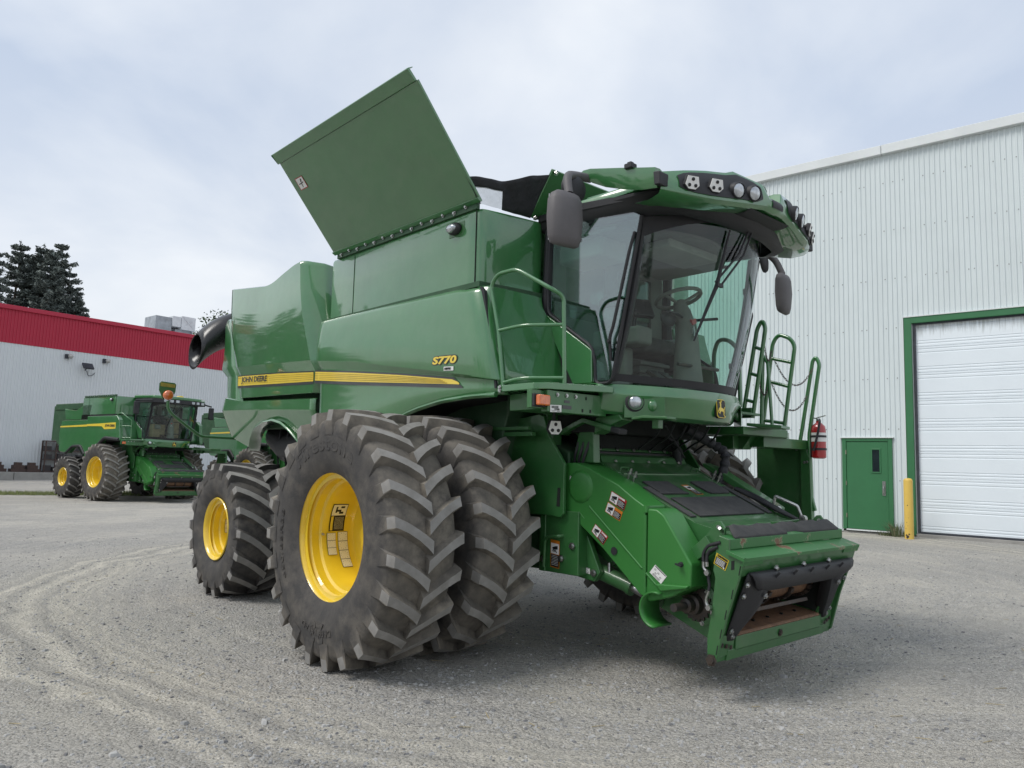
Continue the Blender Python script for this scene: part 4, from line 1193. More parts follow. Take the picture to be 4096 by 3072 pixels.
# hydraulic hoses on the right of the frame
mb = MB()
mb.tube(fillet([(2.40, -.862, 1.07), (2.30, -.865, 1.04), (2.265, -.868, .98), (2.27, -.868, .93)], .05, 5), .012, 8); mb.tube(fillet([(2.38, -.862, 1.04), (2.30, -.868, 1.0), (2.295, -.87, .93)], .05, 4), .012, 8)
mb.tube([(2.30, -.868, .86), (2.315, -.868, .78), (2.31, -.868, .74)], .011, 8)
hh = mb.build('frame_hydraulic_hose', BLACK, fh, smooth=60)
mb = MB()
mb.tube(fillet([(2.27, -.868, .93), (2.268, -.868, .885), (2.31, -.868, .86)], .02, 3), .013, 8); mb.tube([(2.295, -.87, .93), (2.297, -.87, .90)], .014, 8)
mb.tube(fillet([(2.31, -.868, .74), (2.285, -.868, .68), (2.29, -.868, .645), (2.325, -.868, .63)], .02, 3), .012, 8); mb.lathe([(.02, 0), (.02, .03)], (2.31, -.868, .86), (0, -1, 0), 6); mb.lathe([(.02, 0), (.02, .03)], (2.32, -.868, .63), (0, -1, 0), 6)
mb.build('hose_fittings', STEEL, hh, smooth=40)
# ------------------------------------------------------------------ cab
def xw(y): return 1.44 + .38 * (1 - (y / .85) ** 2)          # foot of the windscreen
def wpt(y, v, o=0.0):
    """windscreen: v = 0 at its foot, 1 under the roof; it leans forwards at the top"""
    z0 = 2.195 + .04 * (y / .85) ** 2
    z1 = 3.56 - .06 * (y / .85) ** 2
    return V(xw(y) + o + .285 * v + .035 * math.sin(v * PI), y * (1 - .012 * v), lerp(z0, z1, v))
YS = [-.85 + 1.7 * i / 24 for i in range(25)]
mb = MB(); mb.xz([(.70, 2.10), (1.40, 2.10), (1.40, 2.20), (.70, 2.22)], -.86, .86); mb.xy([(1.38, -.86), (1.44, -.86)] + [(xw(y) - .01, y) for y in YS] + [(1.44, .86), (1.38, .86)], 2.12, 2.20)
cab = mb.build('cab', BLACK, comb, smooth=20); SHARE.append(cab)
for s in (-1, 1):
    mb = MB()
    rw = []
    for k in range(13):
        v = k / 12
        p = wpt(s * .85, v)
        rw.append([p + V(.015, -s * .035, 0), p + V(.012, s * .012, 0), p + V(-.05, s * .02, 0), p + V(-.06, -s * .03, 0), p + V(.0, -s * .05, 0)])
    mb.grid(rw, close=True)
    mb.build('front_pillar', BLACK, cab, smooth=40)
    mb = MB(); mb.tube(fillet([(.76, s * .86, 2.30), (.70, s * .86, 2.9), (.73, s * .86, 3.6)], .3, 6), .045, 8); mb.build('rear_pillar', BLACK, cab, smooth=40)
mb = MB(); mb.grid([[wpt(y, v) for y in YS] for v in [k / 12 for k in range(13)]])
mb.build('windscreen', GLASS, cab, smooth=80)
mb = MB(); mb.grid([[wpt(y, v, .004) for y in YS] for v in (0, .012, .03, .045)]); mb.build('windscreen_base', BLACK, cab, smooth=60)
rows = []
for v0 in (0, .4, .8, 1.0):
    rows.append([wpt(y, 1 - (.035 + .09 * abs(y / .85) ** 3.5) * v0, .004) for y in YS])
mb = MB(); mb.grid(rows); mb.build('windscreen_frit', BLACK, cab, smooth=60)
# right door glass and the green quarter panel below it
def side(s, parent):
    mb = MB()
    mb.xz([(.78, 2.87), (1.245, 2.535), (1.30, 2.36), (1.31, 2.24), (1.455, 2.24), (1.73, 3.50), (1.60, 3.58), (.80, 3.60)], s * .885, s * .879)
    g = mb.build('door_glass', GLASSR if s < 0 else GLASS, parent, smooth=0)
    mb = MB(); mb.tube(fillet([(.76, s * .885, 3.62), (.73, s * .885, 3.2), (.745, s * .885, 2.86), (1.25, s * .885, 2.515), (1.285, s * .885, 2.38), (1.29, s * .885, 2.215), (1.46, s * .885, 2.215), (1.735, s * .875, 3.50)], .06, 5), .016, 6); mb.build('door_seal', BLACK, g, smooth=60)
    mb = MB(); mb.xz([(.735, 2.85), (1.245, 2.505), (1.262, 2.48), (1.268, 2.235), (1.255, 2.222), (1.06, 2.225), (.74, 2.77)], s * .85, s * .905); mb.build('quarter_panel', GREEN, parent, smooth=25, bevel=.018, seg=3)
    mb = MB(); mb.xz([(.64, 2.95), (.735, 2.85), (.735, 2.76), (1.05, 2.225), (.90, 2.20), (.72, 2.5)], s * .82, s * .872); mb.build('rubber_gaiter', BLACK, parent, smooth=20)
    mb = MB()
    p0, p1 = wpt(s * .85, .92), wpt(s * .85, .28)
    mb.tube(fillet([p0 + V(-.03, s * .05, -.02), p0 + V(-.06, s * .075, -.16), p1 + V(-.05, s * .075, .06), p1 + V(-.09, s * .07, -.02), p1 + V(-.09, s * .05, -.20)], .05, 4), .013, 8)
    bolt(mb, tuple(p1 + V(-.09, s * .07, -.05)), (0, s, 0), .014, .02)
    mb.build('door_handle', BLACK, parent, smooth=60)
side(-1, cab); side(1, cab)
mb = MB(); mb.box((.665, -.80, 2.12), (.70, .80, 2.88)); mb.box((.665, -.80, 3.42), (.70, .80, 3.62)); mb.box((.665, -.80, 2.88), (.70, -.62, 3.42)); mb.box((.665, .62, 2.88), (.70, .80, 3.42)); mb.box((.665, -.06, 2.88), (.70, .10, 3.42))
mb.build('cab_back_wall', TANM, cab, smooth=0)
mb = MB(); mb.box((.67, -.62, 2.88), (.675, .62, 3.42)); mb.build('rear_window', GLASS, cab, smooth=0)
mb = MB(); mb.xy([(.70, -.83), (1.44, -.83)] + [(xw(y) - .05, y * .95) for y in YS] + [(1.44, .83), (.70, .83)], 3.47, 3.50); hl = mb.build('headliner', TANM, cab, smooth=0)
mb = MB(); mb.box((1.25, -.35, 3.40), (1.62, .38, 3.475)); mb.box((1.58, -.05, 3.42), (1.63, .16, 3.47)); mb.build('roof_console', mat('light_trim', (.33, .32, .29), .7, noise=(4, .3, (.28, .27, .24))), hl, bevel=.02)
mb = MB(); mb.box((.75, -.78, 3.30), (1.25, -.45, 3.48)); mb.build('roof_locker', MATS['light_trim'], hl, bevel=.03)
# seat in its shipping film
mb = MB(); mb.box((.88, -.26, 2.56), (1.30, .22, 2.70)); mb.obox((.84, -.04, 2.86), (.05, 0, .02), (0, .23, 0), (-.04, 0, .24))
seat = mb.build('operator_seat', SEATM, cab, smooth=30, bevel=.05, seg=3)
mb = MB(); mb.box((.95, -.20, 2.20), (1.20, .16, 2.50))
for k in range(4):
    mb.box((.92 - .01 * (k % 2), -.23, 2.24 + .07 * k), (1.23 + .01 * (k % 2), .19, 2.275 + .07 * k))
mb.build('seat_bellows', TANM, seat, bevel=.012)
mb = MB(); mb.box((.90, -.50, 2.58), (1.42, -.30, 2.74)); mb.box((.95, -.46, 2.22), (1.25, -.34, 2.58)); con = mb.build('armrest_console', TANM, cab, bevel=.035, seg=3)
mb = MB(); mb.obox((1.33, -.42, 2.90), (.02, -.012, .01), (.06, .13, 0), (-.03, 0, .075)); mb.tube([(1.30, -.42, 2.72), (1.32, -.42, 2.86)], .02, 8); mb.build('display_screen', BLACKG, con, bevel=.008)
mb = MB(); mb.ball((1.02, -.36, 2.86), 1, 12, (.16, .12, .10)); mb.build('wrapped_bundle', FILM, con, smooth=60)
mb = MB(); mb.box((.80, .34, 2.45), (1.25, .62, 2.68)); mb.build('instructor_seat', SEATM, cab, bevel=.05, seg=3)
mb = MB(); mb.ball((1.02, .46, 2.72), 1, 12, (.22, .14, .05)); mb.build('wrapped_manual', FILM, cab, smooth=60)
mb = MB(); mb.lathe([(.10, 0), (.105, .12), (.085, .2), (.05, .22)], (1.10, -.70, 2.22), (0, 0, 1), 16); mb.box((1.02, -.76, 2.20), (1.34, -.52, 2.28)); mb.build('water_jug', mat('pale_jug', (.30, .31, .29), .5, noise=(5, .3)), cab, smooth=40)
# steering column and wheel
mb = MB()
mb.tube([(1.56, 0, 2.20), (1.55, 0, 2.45), (1.545, 0, 2.66), (1.535, 0, 2.80)], [.135, .115, .10, .09], 16)
mb.tube([(1.535, 0, 2.78), (1.50, 0, 2.90), (1.475, 0, 2.96)], [.085, .075, .06], 16)
scol = mb.build('steering_column', TANM, cab, smooth=50)
mb = MB(); wc = V(1.46, 0, 3.035); wa_ = V(.28, 0, -.96).normalized(); wu = V(.96, 0, .28).normalized(); wv = V(0, 1, 0)
mb.tube([wc + (wu * math.cos(2 * PI * k / 32) + wv * math.sin(2 * PI * k / 32)) * .195 for k in range(32)], .017, 10, closed=True)
for k in (0, 1, 2):
    a = 2 * PI * k / 3 + .5
    mb.tube([wc + wa_ * .06, wc + (wu * math.cos(a) + wv * math.sin(a)) * .19], .014, 8)
mb.lathe([(.055, .12), (.055, .04), (.045, .03), (0, .03)], wc, wa_, 16)
mb.build('steering_wheel', TANM, scol, smooth=60)
mb = MB(); mb.tube([(1.54, -.02, 2.84), (1.56, -.16, 2.86), (1.57, -.30, 2.86)], .012, 8); mb.tube([(1.54, .08, 2.84), (1.58, .42, 2.90)], .013, 8); mb.build('control_stalk', BLACK, scol, smooth=60)
mb = MB(); mb.ball((1.50, -.20, 2.82), 1, 10, (.03, .11, .07)); mb.build('corner_display', BLACK, scol, smooth=60)
mb = MB(); mb.tube([(1.62, -.05, 2.82), (1.63, -.05, 2.79)], .01, 6); mb.obox((1.645, -.04, 2.80), (.006, .02, .01), (.004, 0, 0), (0, -.008, .02)); mb.build('red_key_tag', REDP, scol)
mb = MB(); mb.tube([wc.lerp(wc, 0) + V(.19, -.05, -.28), wc + V(.20, -.06, -.36)], .006, 5); mb.tube([(1.645, -.06, 2.74), (1.65, -.08, 2.69)], .006, 5); mb.tube([(1.645, -.03, 2.74), (1.65, 0, 2.68)], .005, 5); mb.build('ignition_keys', STEEL, scol)
mb = MB(); mb.obox((1.42, -.22, 2.32), (.09, 0, -.06), (0, .06, 0), (.01, 0, .012)); mb.obox((1.42, -.08, 2.32), (.09, 0, -.06), (0, .05, 0), (.01, 0, .012)); mb.tube([(1.62, -.24, 2.42), (1.66, .30, 2.42)], .016, 8); mb.build('brake_pedals', DSTEEL, cab, bevel=.004)
mb = MB()
rw = []
for k in range(9):
    v = k / 8
    rw.append([wpt(.66, v, -.06) + V(0, 0, 0), wpt(.50, v, -.065)])
mb.grid(rw); mb.build('sun_blind_strip', mat('grey_blind', (.115, .125, .145), .7, noise=(4, .2)), cab, smooth=60)
for v in (.20, .70):
    mb = MB(); p = wpt(.62, v, -.10); mb.obox(p, (.012, .004, 0), (-.05, .10, 0), (0, 0, .028)); mb.build('blind_clip', BLACK, cab, bevel=.01)
mb = MB(); p0, p1 = wpt(.86, .62), wpt(.86, .20)
mb.tube(fillet([p0 + V(-.02, .0, .05), p0 + V(.0, .07, 0), p1 + V(.0, .075, .04), p1 + V(-.02, .0, -.02)], .04, 4), .013, 8); mb.build('grab_rail', BLACK, cab, smooth=60)
# wiper: long blade on a twin arm from under the roof
mb = MB()
pv = wpt(.06, .98, .03); hinge = wpt(-.28, .60, .035)
mb.tube([pv + V(0, -.02, 0), wpt(-.10, .80, .05), hinge + V(0, -.02, .02)], .009, 6); mb.tube([pv + V(0, .03, 0), wpt(-.04, .80, .05), hinge + V(0, .05, 0)], .009, 6)
mb.tube([wpt(-.205, .93, .022), wpt(-.25, .74, .026), hinge, wpt(-.33, .45, .026), wpt(-.38, .27, .022)], [.008, .014, .018, .014, .008], 6)
mb.obox(hinge + V(.01, .02, 0), (.012, 0, 0), (0, .04, 0), (0, 0, .014))
mb.build('windscreen_wiper', BLACK, cab, smooth=50)

# --- nose below the windscreen
def xn(y): return interp(abs(y), [(0, 1.865), (.2, 1.845), (.4, 1.79), (.6, 1.69), (.75, 1.57), (.86, 1.46), (.92, 1.34)])
NY = [-.92, -.90, -.88, -.84, -.75, -.65, -.55, -.45, -.35, -.25, -.15, -.05, .05, .15, .25, .35, .45, .55, .65, .75, .84, .88, .90, .92]
rows = []
for y in NY:
    q = (abs(y) / .87) ** 2
    x = xn(y)
    zt = 2.190 + .025 * q
    inn = interp(abs(y), [(0, 0), (.30, 0), (.40, .035), (.80, .05), (.9, .0)])
    rows.append([(x - .26, y * .97, zt + .004), (x - .045, y * .985, zt + .004), (x - .015, y, zt - .006), (x + .012, y, 2.125 + .015 * q), (x + .014, y, 2.11 + .012 * q), (x + .0 - inn * .6, y, 2.06), (x - .012 - inn, y, 2.0 + .01 * q), (x - .035 - inn * .6, y, 1.95 + .05 * q), (x - .09, y * .985, 1.925 + .055 * q), (x - .32, y * .95, 1.93 + .06 * q)])
mb = MB(); mb.grid(rows)
nose = mb.build('cab_nose', GREEN, comb, smooth=28, solid=.01); SHARE.append(nose)
for s in (-1, 1):
    c = V(1.572, s * .735, 2.07); ax = V(.80, s * .60, 0)
    mb = MB(); mb.lathe([(.075, -.06), (.082, 0), (.066, .012), (.06, .0)], c, ax, 24, caps=False); mb.lathe([(.06, -.03), (0, -.03)], c, ax, 24, caps=False); rg = mb.build('lamp_ring', BLACK, nose, smooth=50)
    mb = MB(); mb.lathe([(.055, -.01), (.05, .012), (.03, .022), (0, .025)], c, ax, 24, caps=False); mb.build('head_lamp', LENS, rg, smooth=60)
    mb = MB(); mb.ball((1.655, s * .625, 2.045), 1, 16, (.036, .045, .05)); mb.build('lamp_blank', GREEN, nose, smooth=60)
    mb = MB(); mb.obox((1.62, s * .68, 2.03), V(-.15, s * .17, 0).normalized() * .16, V(.6, s * .5, .35).normalized() * .004, (0, 0, .085)); mb.build('lamp_recess', GREEN2, nose, bevel=.003)
deer_badge(nose, (1.872, 0, 2.055), (0, 1, 0), (-.06, 0, 1), .135, .16)
# step plate below the nose
mb = MB(); mb.prism([(1.60, -.82, 1.945), (1.70, -.80, 1.955), (1.90, -.78, 1.945), (1.90, -.66, 1.945), (1.60, -.66, 1.945)], (0, 0, -.02)); mb.box((1.72, -.72, 1.86), (1.78, -.66, 1.94)); SHARE.append(mb.build('right_step', GREEN2, comb, bevel=.005))
mb = MB(); mb.box((.55, -.80, 1.84), (1.22, .80, 2.08)); mb.box((.7, -.55, 1.70), (1.05, .55, 1.84)); SHARE.append(mb.build('cab_mount', DARK, comb, bevel=.01))
mb = MB(); mb.xz([(1.22, 1.96), (1.46, 1.975), (1.50, 1.93), (1.2, 1.82)], -.80, -.66); SHARE.append(mb.build('cab_bracket', GREEN2, comb, bevel=.01))
mb = MB()
for k in range(6):
    y = -.35 + .17 * k
    mb.tube(fillet([(1.55, y, 1.93), (1.45, y + .05, 1.82), (1.3, y + .12, 1.78), (1.15, y + .2, 1.72)], .1, 4), .010, 6)
mb.tube([(1.50, -.25, 1.92), (1.30, .32, 1.66)], .008, 6)
mb.build('cab_hoses', BLACK, comb, smooth=60)

# ------------------------------------------------------------------ roof
mb = MB()
rp = [(.64, -.90), (2.0, -.94), (2.16, -.80), (2.26, -.4), (2.29, 0), (2.26, .4), (2.16, .80), (2.0, .94), (.64, .90)]
mb.grid([[(x, y, z + (.75 - x) * .012) for x, y in [(lerp(1.4, a, k), b * k) for a, b in rp]] for k, z in ((1.0, 3.70), (1.0, 3.745), (.985, 3.765), (.80, 3.80), (.4, 3.825), (.02, 3.83))], close=True)
roof = mb.build('cab_roof', GREEN, comb, smooth=40); SHARE_ROOF = [roof]
mb = MB(); mb.obox((1.42, -.80, 3.785), (.30, 0, -.008), (0, .03, 0), (0, 0, .016)); mb.obox((1.42, .80, 3.785), (.30, 0, -.008), (0, .03, 0), (0, 0, .016)); mb.build('roof_rib', GREEN, roof, bevel=.01)
for s in (-1, 1):
    mb = MB(); mb.xz([(.64, 3.74), (1.12, 3.735), (1.95, 3.655), (2.08, 3.64), (2.08, 3.58), (1.92, 3.605), (1.13, 3.67), (.64, 3.68)], s * .925, s * .90); mb.build('roof_fascia', BLACK, roof, bevel=.006)
under = []
for k, z, in ((1.0, 3.67), (.985, 3.60), (.93, 3.545), (.85, 3.54)):
    under.append([(lerp(1.35, a, k) - (.06 if k < .99 else 0), b * k, z - (a - 1.4) * .065) for a, b in rp])
mb = MB(); mb.grid(under); mb.build('roof_underside', BLACK, roof, smooth=50)
# light visor: bowed in plan, deeper at its ends
VY = [-1.12, -1.10, -1.02, -.92, -.82, -.72, -.62, -.52, -.44, -.40, -.34, -.24, -.15, -.14, -.09, -.05, 0]
VY = VY + [-y for y in VY[-2::-1]]
def v_top(y): return interp(abs(y), [(0, 2.365), (.09, 2.365), (.14, 2.345), (.44, 2.265), (.52, 2.25), (.75, 2.205), (.93, 2.15), (1.12, 2.06)]), interp(abs(y), [(0, 3.69), (.09, 3.69), (.14, 3.785), (.44, 3.83), (.52, 3.80), (.75, 3.765), (.93, 3.73), (1.12, 3.69)])
def v_bot(y): return interp(abs(y), [(0, 2.395), (.38, 2.350), (.74, 2.280), (.92, 2.205), (1.12, 2.09)]), interp(abs(y), [(0, 3.60), (.15, 3.605), (.38, 3.572), (.74, 3.53), (.92, 3.535), (1.12, 3.555)])
def v_face(y, t, o=0.0):
    (xt, zt), (xb, zb) = v_top(y), v_bot(y)
    return V(lerp(xb, xt, t) + o + .02 * math.sin(PI * t), y, lerp(zb, zt, t))
rows = []
for y in VY:
    (xt, zt), (xb, zb) = v_top(y), v_bot(y)
    rows.append([(xt - .42, y * .93, zt + .0), (xt - .05, y, zt + .012), tuple(v_face(y, 1.0)), tuple(v_face(y, .9)), tuple(v_face(y, .5)), tuple(v_face(y, .12)), tuple(v_face(y, 0)), (xb - .03, y * .985, zb - .025), (xb - .14, y * .96, zb - .035), (xb - .32, y * .9, zb - .0)])
mb = MB(); mb.grid(rows); vis = mb.build('roof_visor', GREEN, roof, smooth=32)
# black centre chin and light pockets
mb = MB(); mb.grid([[v_face(y, t, .006) for y in [k * .02 - .08 for k in range(9)]] for t in (.05, .25, .5, .75, .95)]); mb.build('visor_centre', BLACK, vis, smooth=50)
mb = MB(); mb.grid([[(xb_, y, z_) for y in (-.30, -.15, 0, .15, .30)] for xb_, z_ in ((2.335, 3.56), (2.28, 3.545), (2.12, 3.545))]); mb.build('wiper_cover', BLACK, vis, smooth=50)
for s in (-1, 1):
    mb = MB()
    rw = []
    for k in range(15):
        y = lerp(.20, 1.00, k / 14)
        e = min(1, (k + .6) / 2.2, (14.6 - k) / 2.6)
        mid = .50; hgt = .40 * math.sqrt(max(.05, 1 - (1 - e) ** 2))
        rw.append([v_face(s * y, mid - hgt, .006), v_face(s * y, mid - hgt * .6, .008), v_face(s * y, mid + hgt * .6, .008), v_face(s * y, mid + hgt, .006)])
    mb.grid(rw); pk = mb.build('light_pocket', BLACK, vis, smooth=40)
    for (y, dx) in ((.316, .045), (.49, .045)):
        c = v_face(s * y, .36, .0); ax = V(1, s * .28, -.22).normalized()
        mb = MB(); mb.lathe([(.05, -.10), (.062, -.06), (.064, .03), (.056, .04)], c, ax, 20, caps=False); lb_ = mb.build('work_light', BLACK, vis, smooth=50)
        mb = MB(); mb.lathe([(.058, .028), (.05, .038), (.025, .044), (0, .045)], c, ax, 20, caps=False); mb.build('light_lens', LENS, lb_, smooth=60)
    for y in (.73, .93):
        c = v_face(s * y, .42, .035); ax = V(1, s * .42, -.25).normalized(); ux = V(0, 0, 1).cross(ax).normalized(); uy = ax.cross(ux)
        hexp = [(-.045, .045), (.045, .045), (.06, -.02), (.03, -.05), (-.03, -.05), (-.06, -.02)]
        mb = MB(); mb.prism([c + ux * (a * 1.08) + uy * (b * 1.08) - ax * .03 for a, b in hexp], ax * .03); mb.tube([c - ax * .06, c - ax * .02 + uy * .05], .02, 8); lb_ = mb.build('led_light', BLACK, vis, bevel=.004)
        mb = MB(); mb.prism([c + ux * a * .96 + uy * b * .96 for a, b in hexp], ax * .006); fc = mb.build('light_face', WHITE, lb_, smooth=0)
        mb = MB()
        for a, b in ((0, .022), (-.026, -.022), (.026, -.022)):
            mb.lathe([(.013, 0), (.013, .004), (.008, .006)], c + ux * a + uy * b + ax * .006, ax, 12)
        mb.build('light_led', INK, fc)
    # outrigger arm with the mirror
    mb = MB()
    sec = []
    for k, (x, y, zt, zb) in enumerate(((2.07, 1.10, 3.715, 3.565), (1.95, 1.12, 3.74, 3.575), (1.80, 1.14, 3.775, 3.61), (1.64, 1.16, 3.81, 3.665), (1.52, 1.18, 3.835, 3.725), (1.46, 1.19, 3.835, 3.77), (1.43, 1.195, 3.82, 3.79))):
        t_ = .05
        sec.append([(x, s * (y - t_), zt - .02), (x, s * y, zt), (x, s * (y + t_ + .006), zt - .004), (x, s * (y + t_ + .004), lerp(zt, zb, .72)), (x, s * (y + t_ - .02), zb), (x, s * (y - t_ + .01), zb + .02)])
    mb.grid(sec, close=True); mb.poly(sec[0]); mb.poly(sec[-1][::-1])
    arm_ = mb.build('mirror_outrigger', GREEN, roof, smooth=38)
    mb = MB(); mb.xz([(2.06, 3.68), (2.12, 3.67), (2.12, 3.57), (2.07, 3.575)], s * 1.06, s * 1.17); mb.build('outrigger_joint', BLACK, arm_, bevel=.01)
    mb = MB(); mb.tube(fillet([(1.48, s * 1.19, 3.775), (1.47, s * 1.34, 3.76), (1.55, s * 1.53, 3.69), (1.61, s * 1.565, 3.52)], .10, 6), .033, 12); stalk = mb.build('mirror_stalk', GREYP, arm_, smooth=60)
    mb = MB(); mb.lathe([(.02, -.012), (.105, -.01), (.11, .004), (.10, .02), (.05, .035), (0, .038)], (1.50, s * 1.40, 3.635), (.9, s * .2, .05), 24); mb.build('wide_angle_mirror', BLACK, stalk, smooth=50)
    mb = MB()
    sec = []
    for z, hw_, d_ in ((3.125, .09, .02), (3.14, .12, .045), (3.19, .136, .062), (3.33, .142, .075), (3.46, .136, .068), (3.51, .112, .05), (3.53, .08, .02)):
        c = V(1.60, s * 1.59, z); ux = V(-.16, s * .985, 0).normalized(); ax = V(.985, s * .16, 0).normalized()
        sec.append([c + ux * a * hw_ + ax * b * d_ for a, b in ((-1, -.45), (-1, .1), (-.88, .62), (-.5, .92), (0, 1), (.5, .92), (.88, .62), (1, .1), (1, -.45))])
    mb.grid(sec, close=True); mb.poly(sec[0][::-1]); mb.poly(sec[-1])
    mir = mb.build('wing_mirror', GREYP, arm_, smooth=45)
    mb = MB(); c = V(1.572, s * 1.592, 3.33); mb.obox(c, V(-.02, s * .118, 0), (.003, 0, 0), (0, 0, .17)); mb.build('mirror_glass', STEEL, mir)
mb = MB(); mb.box((1.83, -1.215, 3.745), (1.90, -1.145, 3.785)); mb.box((1.845, -1.20, 3.785), (1.885, -1.16, 3.80)); mb.build('antenna_puck', BLACK, roof, bevel=.008)
mb = MB(); mb.tube(fillet([(2.20, .10, 3.83), (2.22, .10, 3.875), (2.17, .24, 3.875), (2.15, .24, 3.83)], .015, 3), .008, 6); mb.build('roof_grab_bar', GREEN2, roof, smooth=60)
# ------------------------------------------------------------------ panel behind the right handrail
rows = []
for z, x0, yi in ((2.17, .95, .62), (2.29, .92, .66), (2.50, .87, .74), (2.75, .80, .84), (2.90, .755, .90), (2.985, .735, .90), (3.0, .70, .90)):
    yy = -yi - .06
    rows.append([(x0 - .10, -1.56, z), (x0 - .05, -1.545, z), (x0, -1.51, z), (x0 + .012, -1.3, z), (x0 + .012, lerp(-1.3, yy, .7), z), (x0 - .005, yy + .005, z), (x0 - .05, yy + .04, z)])
mb = MB(); mb.grid(rows)
fpn = mb.build('front_body_panel', GREEN, comb, smooth=40, solid=.01); SHARE += [fpn, both(fpn, comb)]
mb = MB(); mb.xz([(.66, 2.99), (.70, 2.95), (.78, 2.60), (.88, 2.15), (.84, 2.15), (.74, 2.6), (.64, 2.98)], -1.575, -1.545); mb.build('panel_gasket', BLACK, comb, smooth=0)

# ------------------------------------------------------------------ right platform and rail
mb = MB(); mb.prism([(.90, -1.585, 2.165), (1.30, -1.585, 2.165), (1.37, -1.50, 2.17), (1.47, -.88, 2.185), (.90, -.88, 2.185)], (0, 0, -.05))
plat = mb.build('right_platform', GREEN, comb, bevel=.005); SHARE.append(plat)
mb = MB()
for z in (2.15, 2.127): bolt(mb, (.935, -1.587, z - .0), (0, -1, 0), .012, .012)
mb.build('platform_bolts', STEEL, plat)
mb = MB()
r_ = .0165
top = fillet([(.925, -1.545, 2.16), (.86, -1.55, 2.61), (.755, -1.55, 2.98), (.83, -1.55, 3.065), (1.03, -1.53, 3.075), (1.33, -1.44, 2.885), (1.375, -1.355, 2.84), (1.38, -1.34, 2.17)], .06, 5)
mb.tube(top, r_, 10)
mb.tube(fillet([(.86, -1.55, 2.605), (1.12, -1.535, 2.62), (1.375, -1.345, 2.62)], .08, 5), r_ * .9, 10)
mb.tube(fillet([(.92, -1.545, 2.19), (1.12, -1.535, 2.215), (1.378, -1.345, 2.215)], .08, 5), r_ * .9, 10)
hr_ = mb.build('right_handrail', GREEN, comb, smooth=60); SHARE.append(hr_)
mb = MB(); mb.box((1.30, -1.50, 1.955), (1.365, -.84, 2.115)); mb.box((1.28, -1.63, 1.975), (1.33, -1.48, 2.11)); mb.box((.9, -1.45, 1.98), (1.3, -.86, 2.11))
brk = mb.build('platform_bracket', GREEN2, comb, bevel=.004); SHARE.append(brk)
mb = MB()
for y in (-1.40, -1.30, -1.20): bolt(mb, (1.367, y, 2.085), (1, 0, 0), .011, .012)
mb.build('bracket_bolts', STEEL, brk)
mb = MB()
for y, z in ((-1.08, 2.08), (-1.12, 1.985), (-1.03, 1.985)): mb.box((1.366, y - .008, z - .012), (1.3675, y + .008, z + .012))
mb.build('bracket_holes', DARK, brk, smooth=0)
mb = MB(); mb.box((1.33, -1.628, 1.985), (1.355, -1.49, 2.08)); al = mb.build('marker_lamp_base', BLACK, brk, bevel=.006)
mb = MB(); mb.box((1.355, -1.615, 1.993), (1.40, -1.50, 2.072)); mb.build('amber_marker_lamp', AMBER, al, bevel=.012, seg=3)
sk = sticker(brk, [(1.366, -1.475, 2.005), (1.366, -1.355, 2.01), (1.366, -1.355, 1.958), (1.366, -1.475, 1.952)], 'barcode')
text_on('label_number', '213226', .03, INK, sk, (1.368, -1.405, 1.977), (0, 1, .04), (0, 0, 1), fit=(.055, .011), lift=.003, bold=.001)
mb = MB(); mb.box((1.366, -1.345, 1.985), (1.368, -1.245, 2.012)); mb.box((1.366, -1.325, 2.03), (1.368, -1.265, 2.05)); mb.build('serial_plate', STRIPEK, brk)
# LED floodlight hanging in front of the frame plate
c = V(1.06, -1.10, 1.865); ax = V(.92, -.35, -.12).normalized(); ux = V(0, 0, 1).cross(ax).normalized(); uy = ax.cross(ux)
hexp = [(-.04, .05), (.04, .05), (.058, -.02), (.03, -.055), (-.03, -.055), (-.058, -.02)]
mb = MB(); mb.prism([c + ux * a * 1.12 + uy * b * 1.12 - ax * .035 for a, b in hexp], ax * .035); mb.tube([c - ax * .03 + uy * .03, c - ax * .04 + uy * .12], .015, 8); lb_ = mb.build('side_flood_light', BLACK, comb, bevel=.004)
mb = MB(); mb.prism([c + ux * a + uy * b for a, b in hexp], ax * .006); mb.build('light_face', WHITE, lb_, smooth=0)
mb = MB()
for a, b in ((0, .024), (-.026, -.024), (.026, -.024)):
    mb.lathe([(.014, 0), (.014, .004), (.009, .007)], c + ux * a + uy * b + ax * .006, ax, 12)
mb.build('light_led', INK, lb_)

# ------------------------------------------------------------------ left platform, ladder and rails
mb = MB()
mb.prism([(.75, .90, 1.985), (1.55, .90, 1.965), (1.62, 1.60, 1.96), (1.50, 1.80, 1.965), (1.30, 2.25, 1.97), (.75, 2.25, 1.985)], (0, 0, -.075))
mb.prism([(1.55, .95, 2.0), (1.86, 1.02, 1.975), (1.80, 1.30, 1.975), (1.55, 1.35, 1.985)], (0, 0, -.028))
lpf = mb.build('left_platform', GREEN2, comb, bevel=.006); SHARE.append(lpf)
mb = MB()
mb.box((1.25, .92, 2.09), (1.46, 1.36, 2.115)); mb.box((1.26, 1.27, 2.07), (1.42, 1.31, 2.17))
mb.xz([(1.0, 1.92), (1.35, 1.91), (1.24, 1.77), (1.07, 1.77)], 1.40, 1.56)
mb.box((1.0, 1.50, 1.795), (1.42, 2.46, 1.895)); mb.box((1.0, 1.30, 1.77), (1.20, 1.6, 1.90))
mb.build('platform_brackets', GREEN2, lpf, bevel=.005)
mb = MB()
mb.xz([(.80, 1.82), (1.30, 1.82), (1.345, 1.76), (1.345, .95), (.80, .95)], 2.47, 2.455)
mb.xz([(1.345, 1.88), (1.38, 1.88), (1.45, 1.70), (1.46, 1.0), (1.345, 1.0)], 2.40, 2.47)
lad = mb.build('ladder_side_panel', GREEN2, comb, bevel=.006); SHARE.append(lad)
mb = MB()
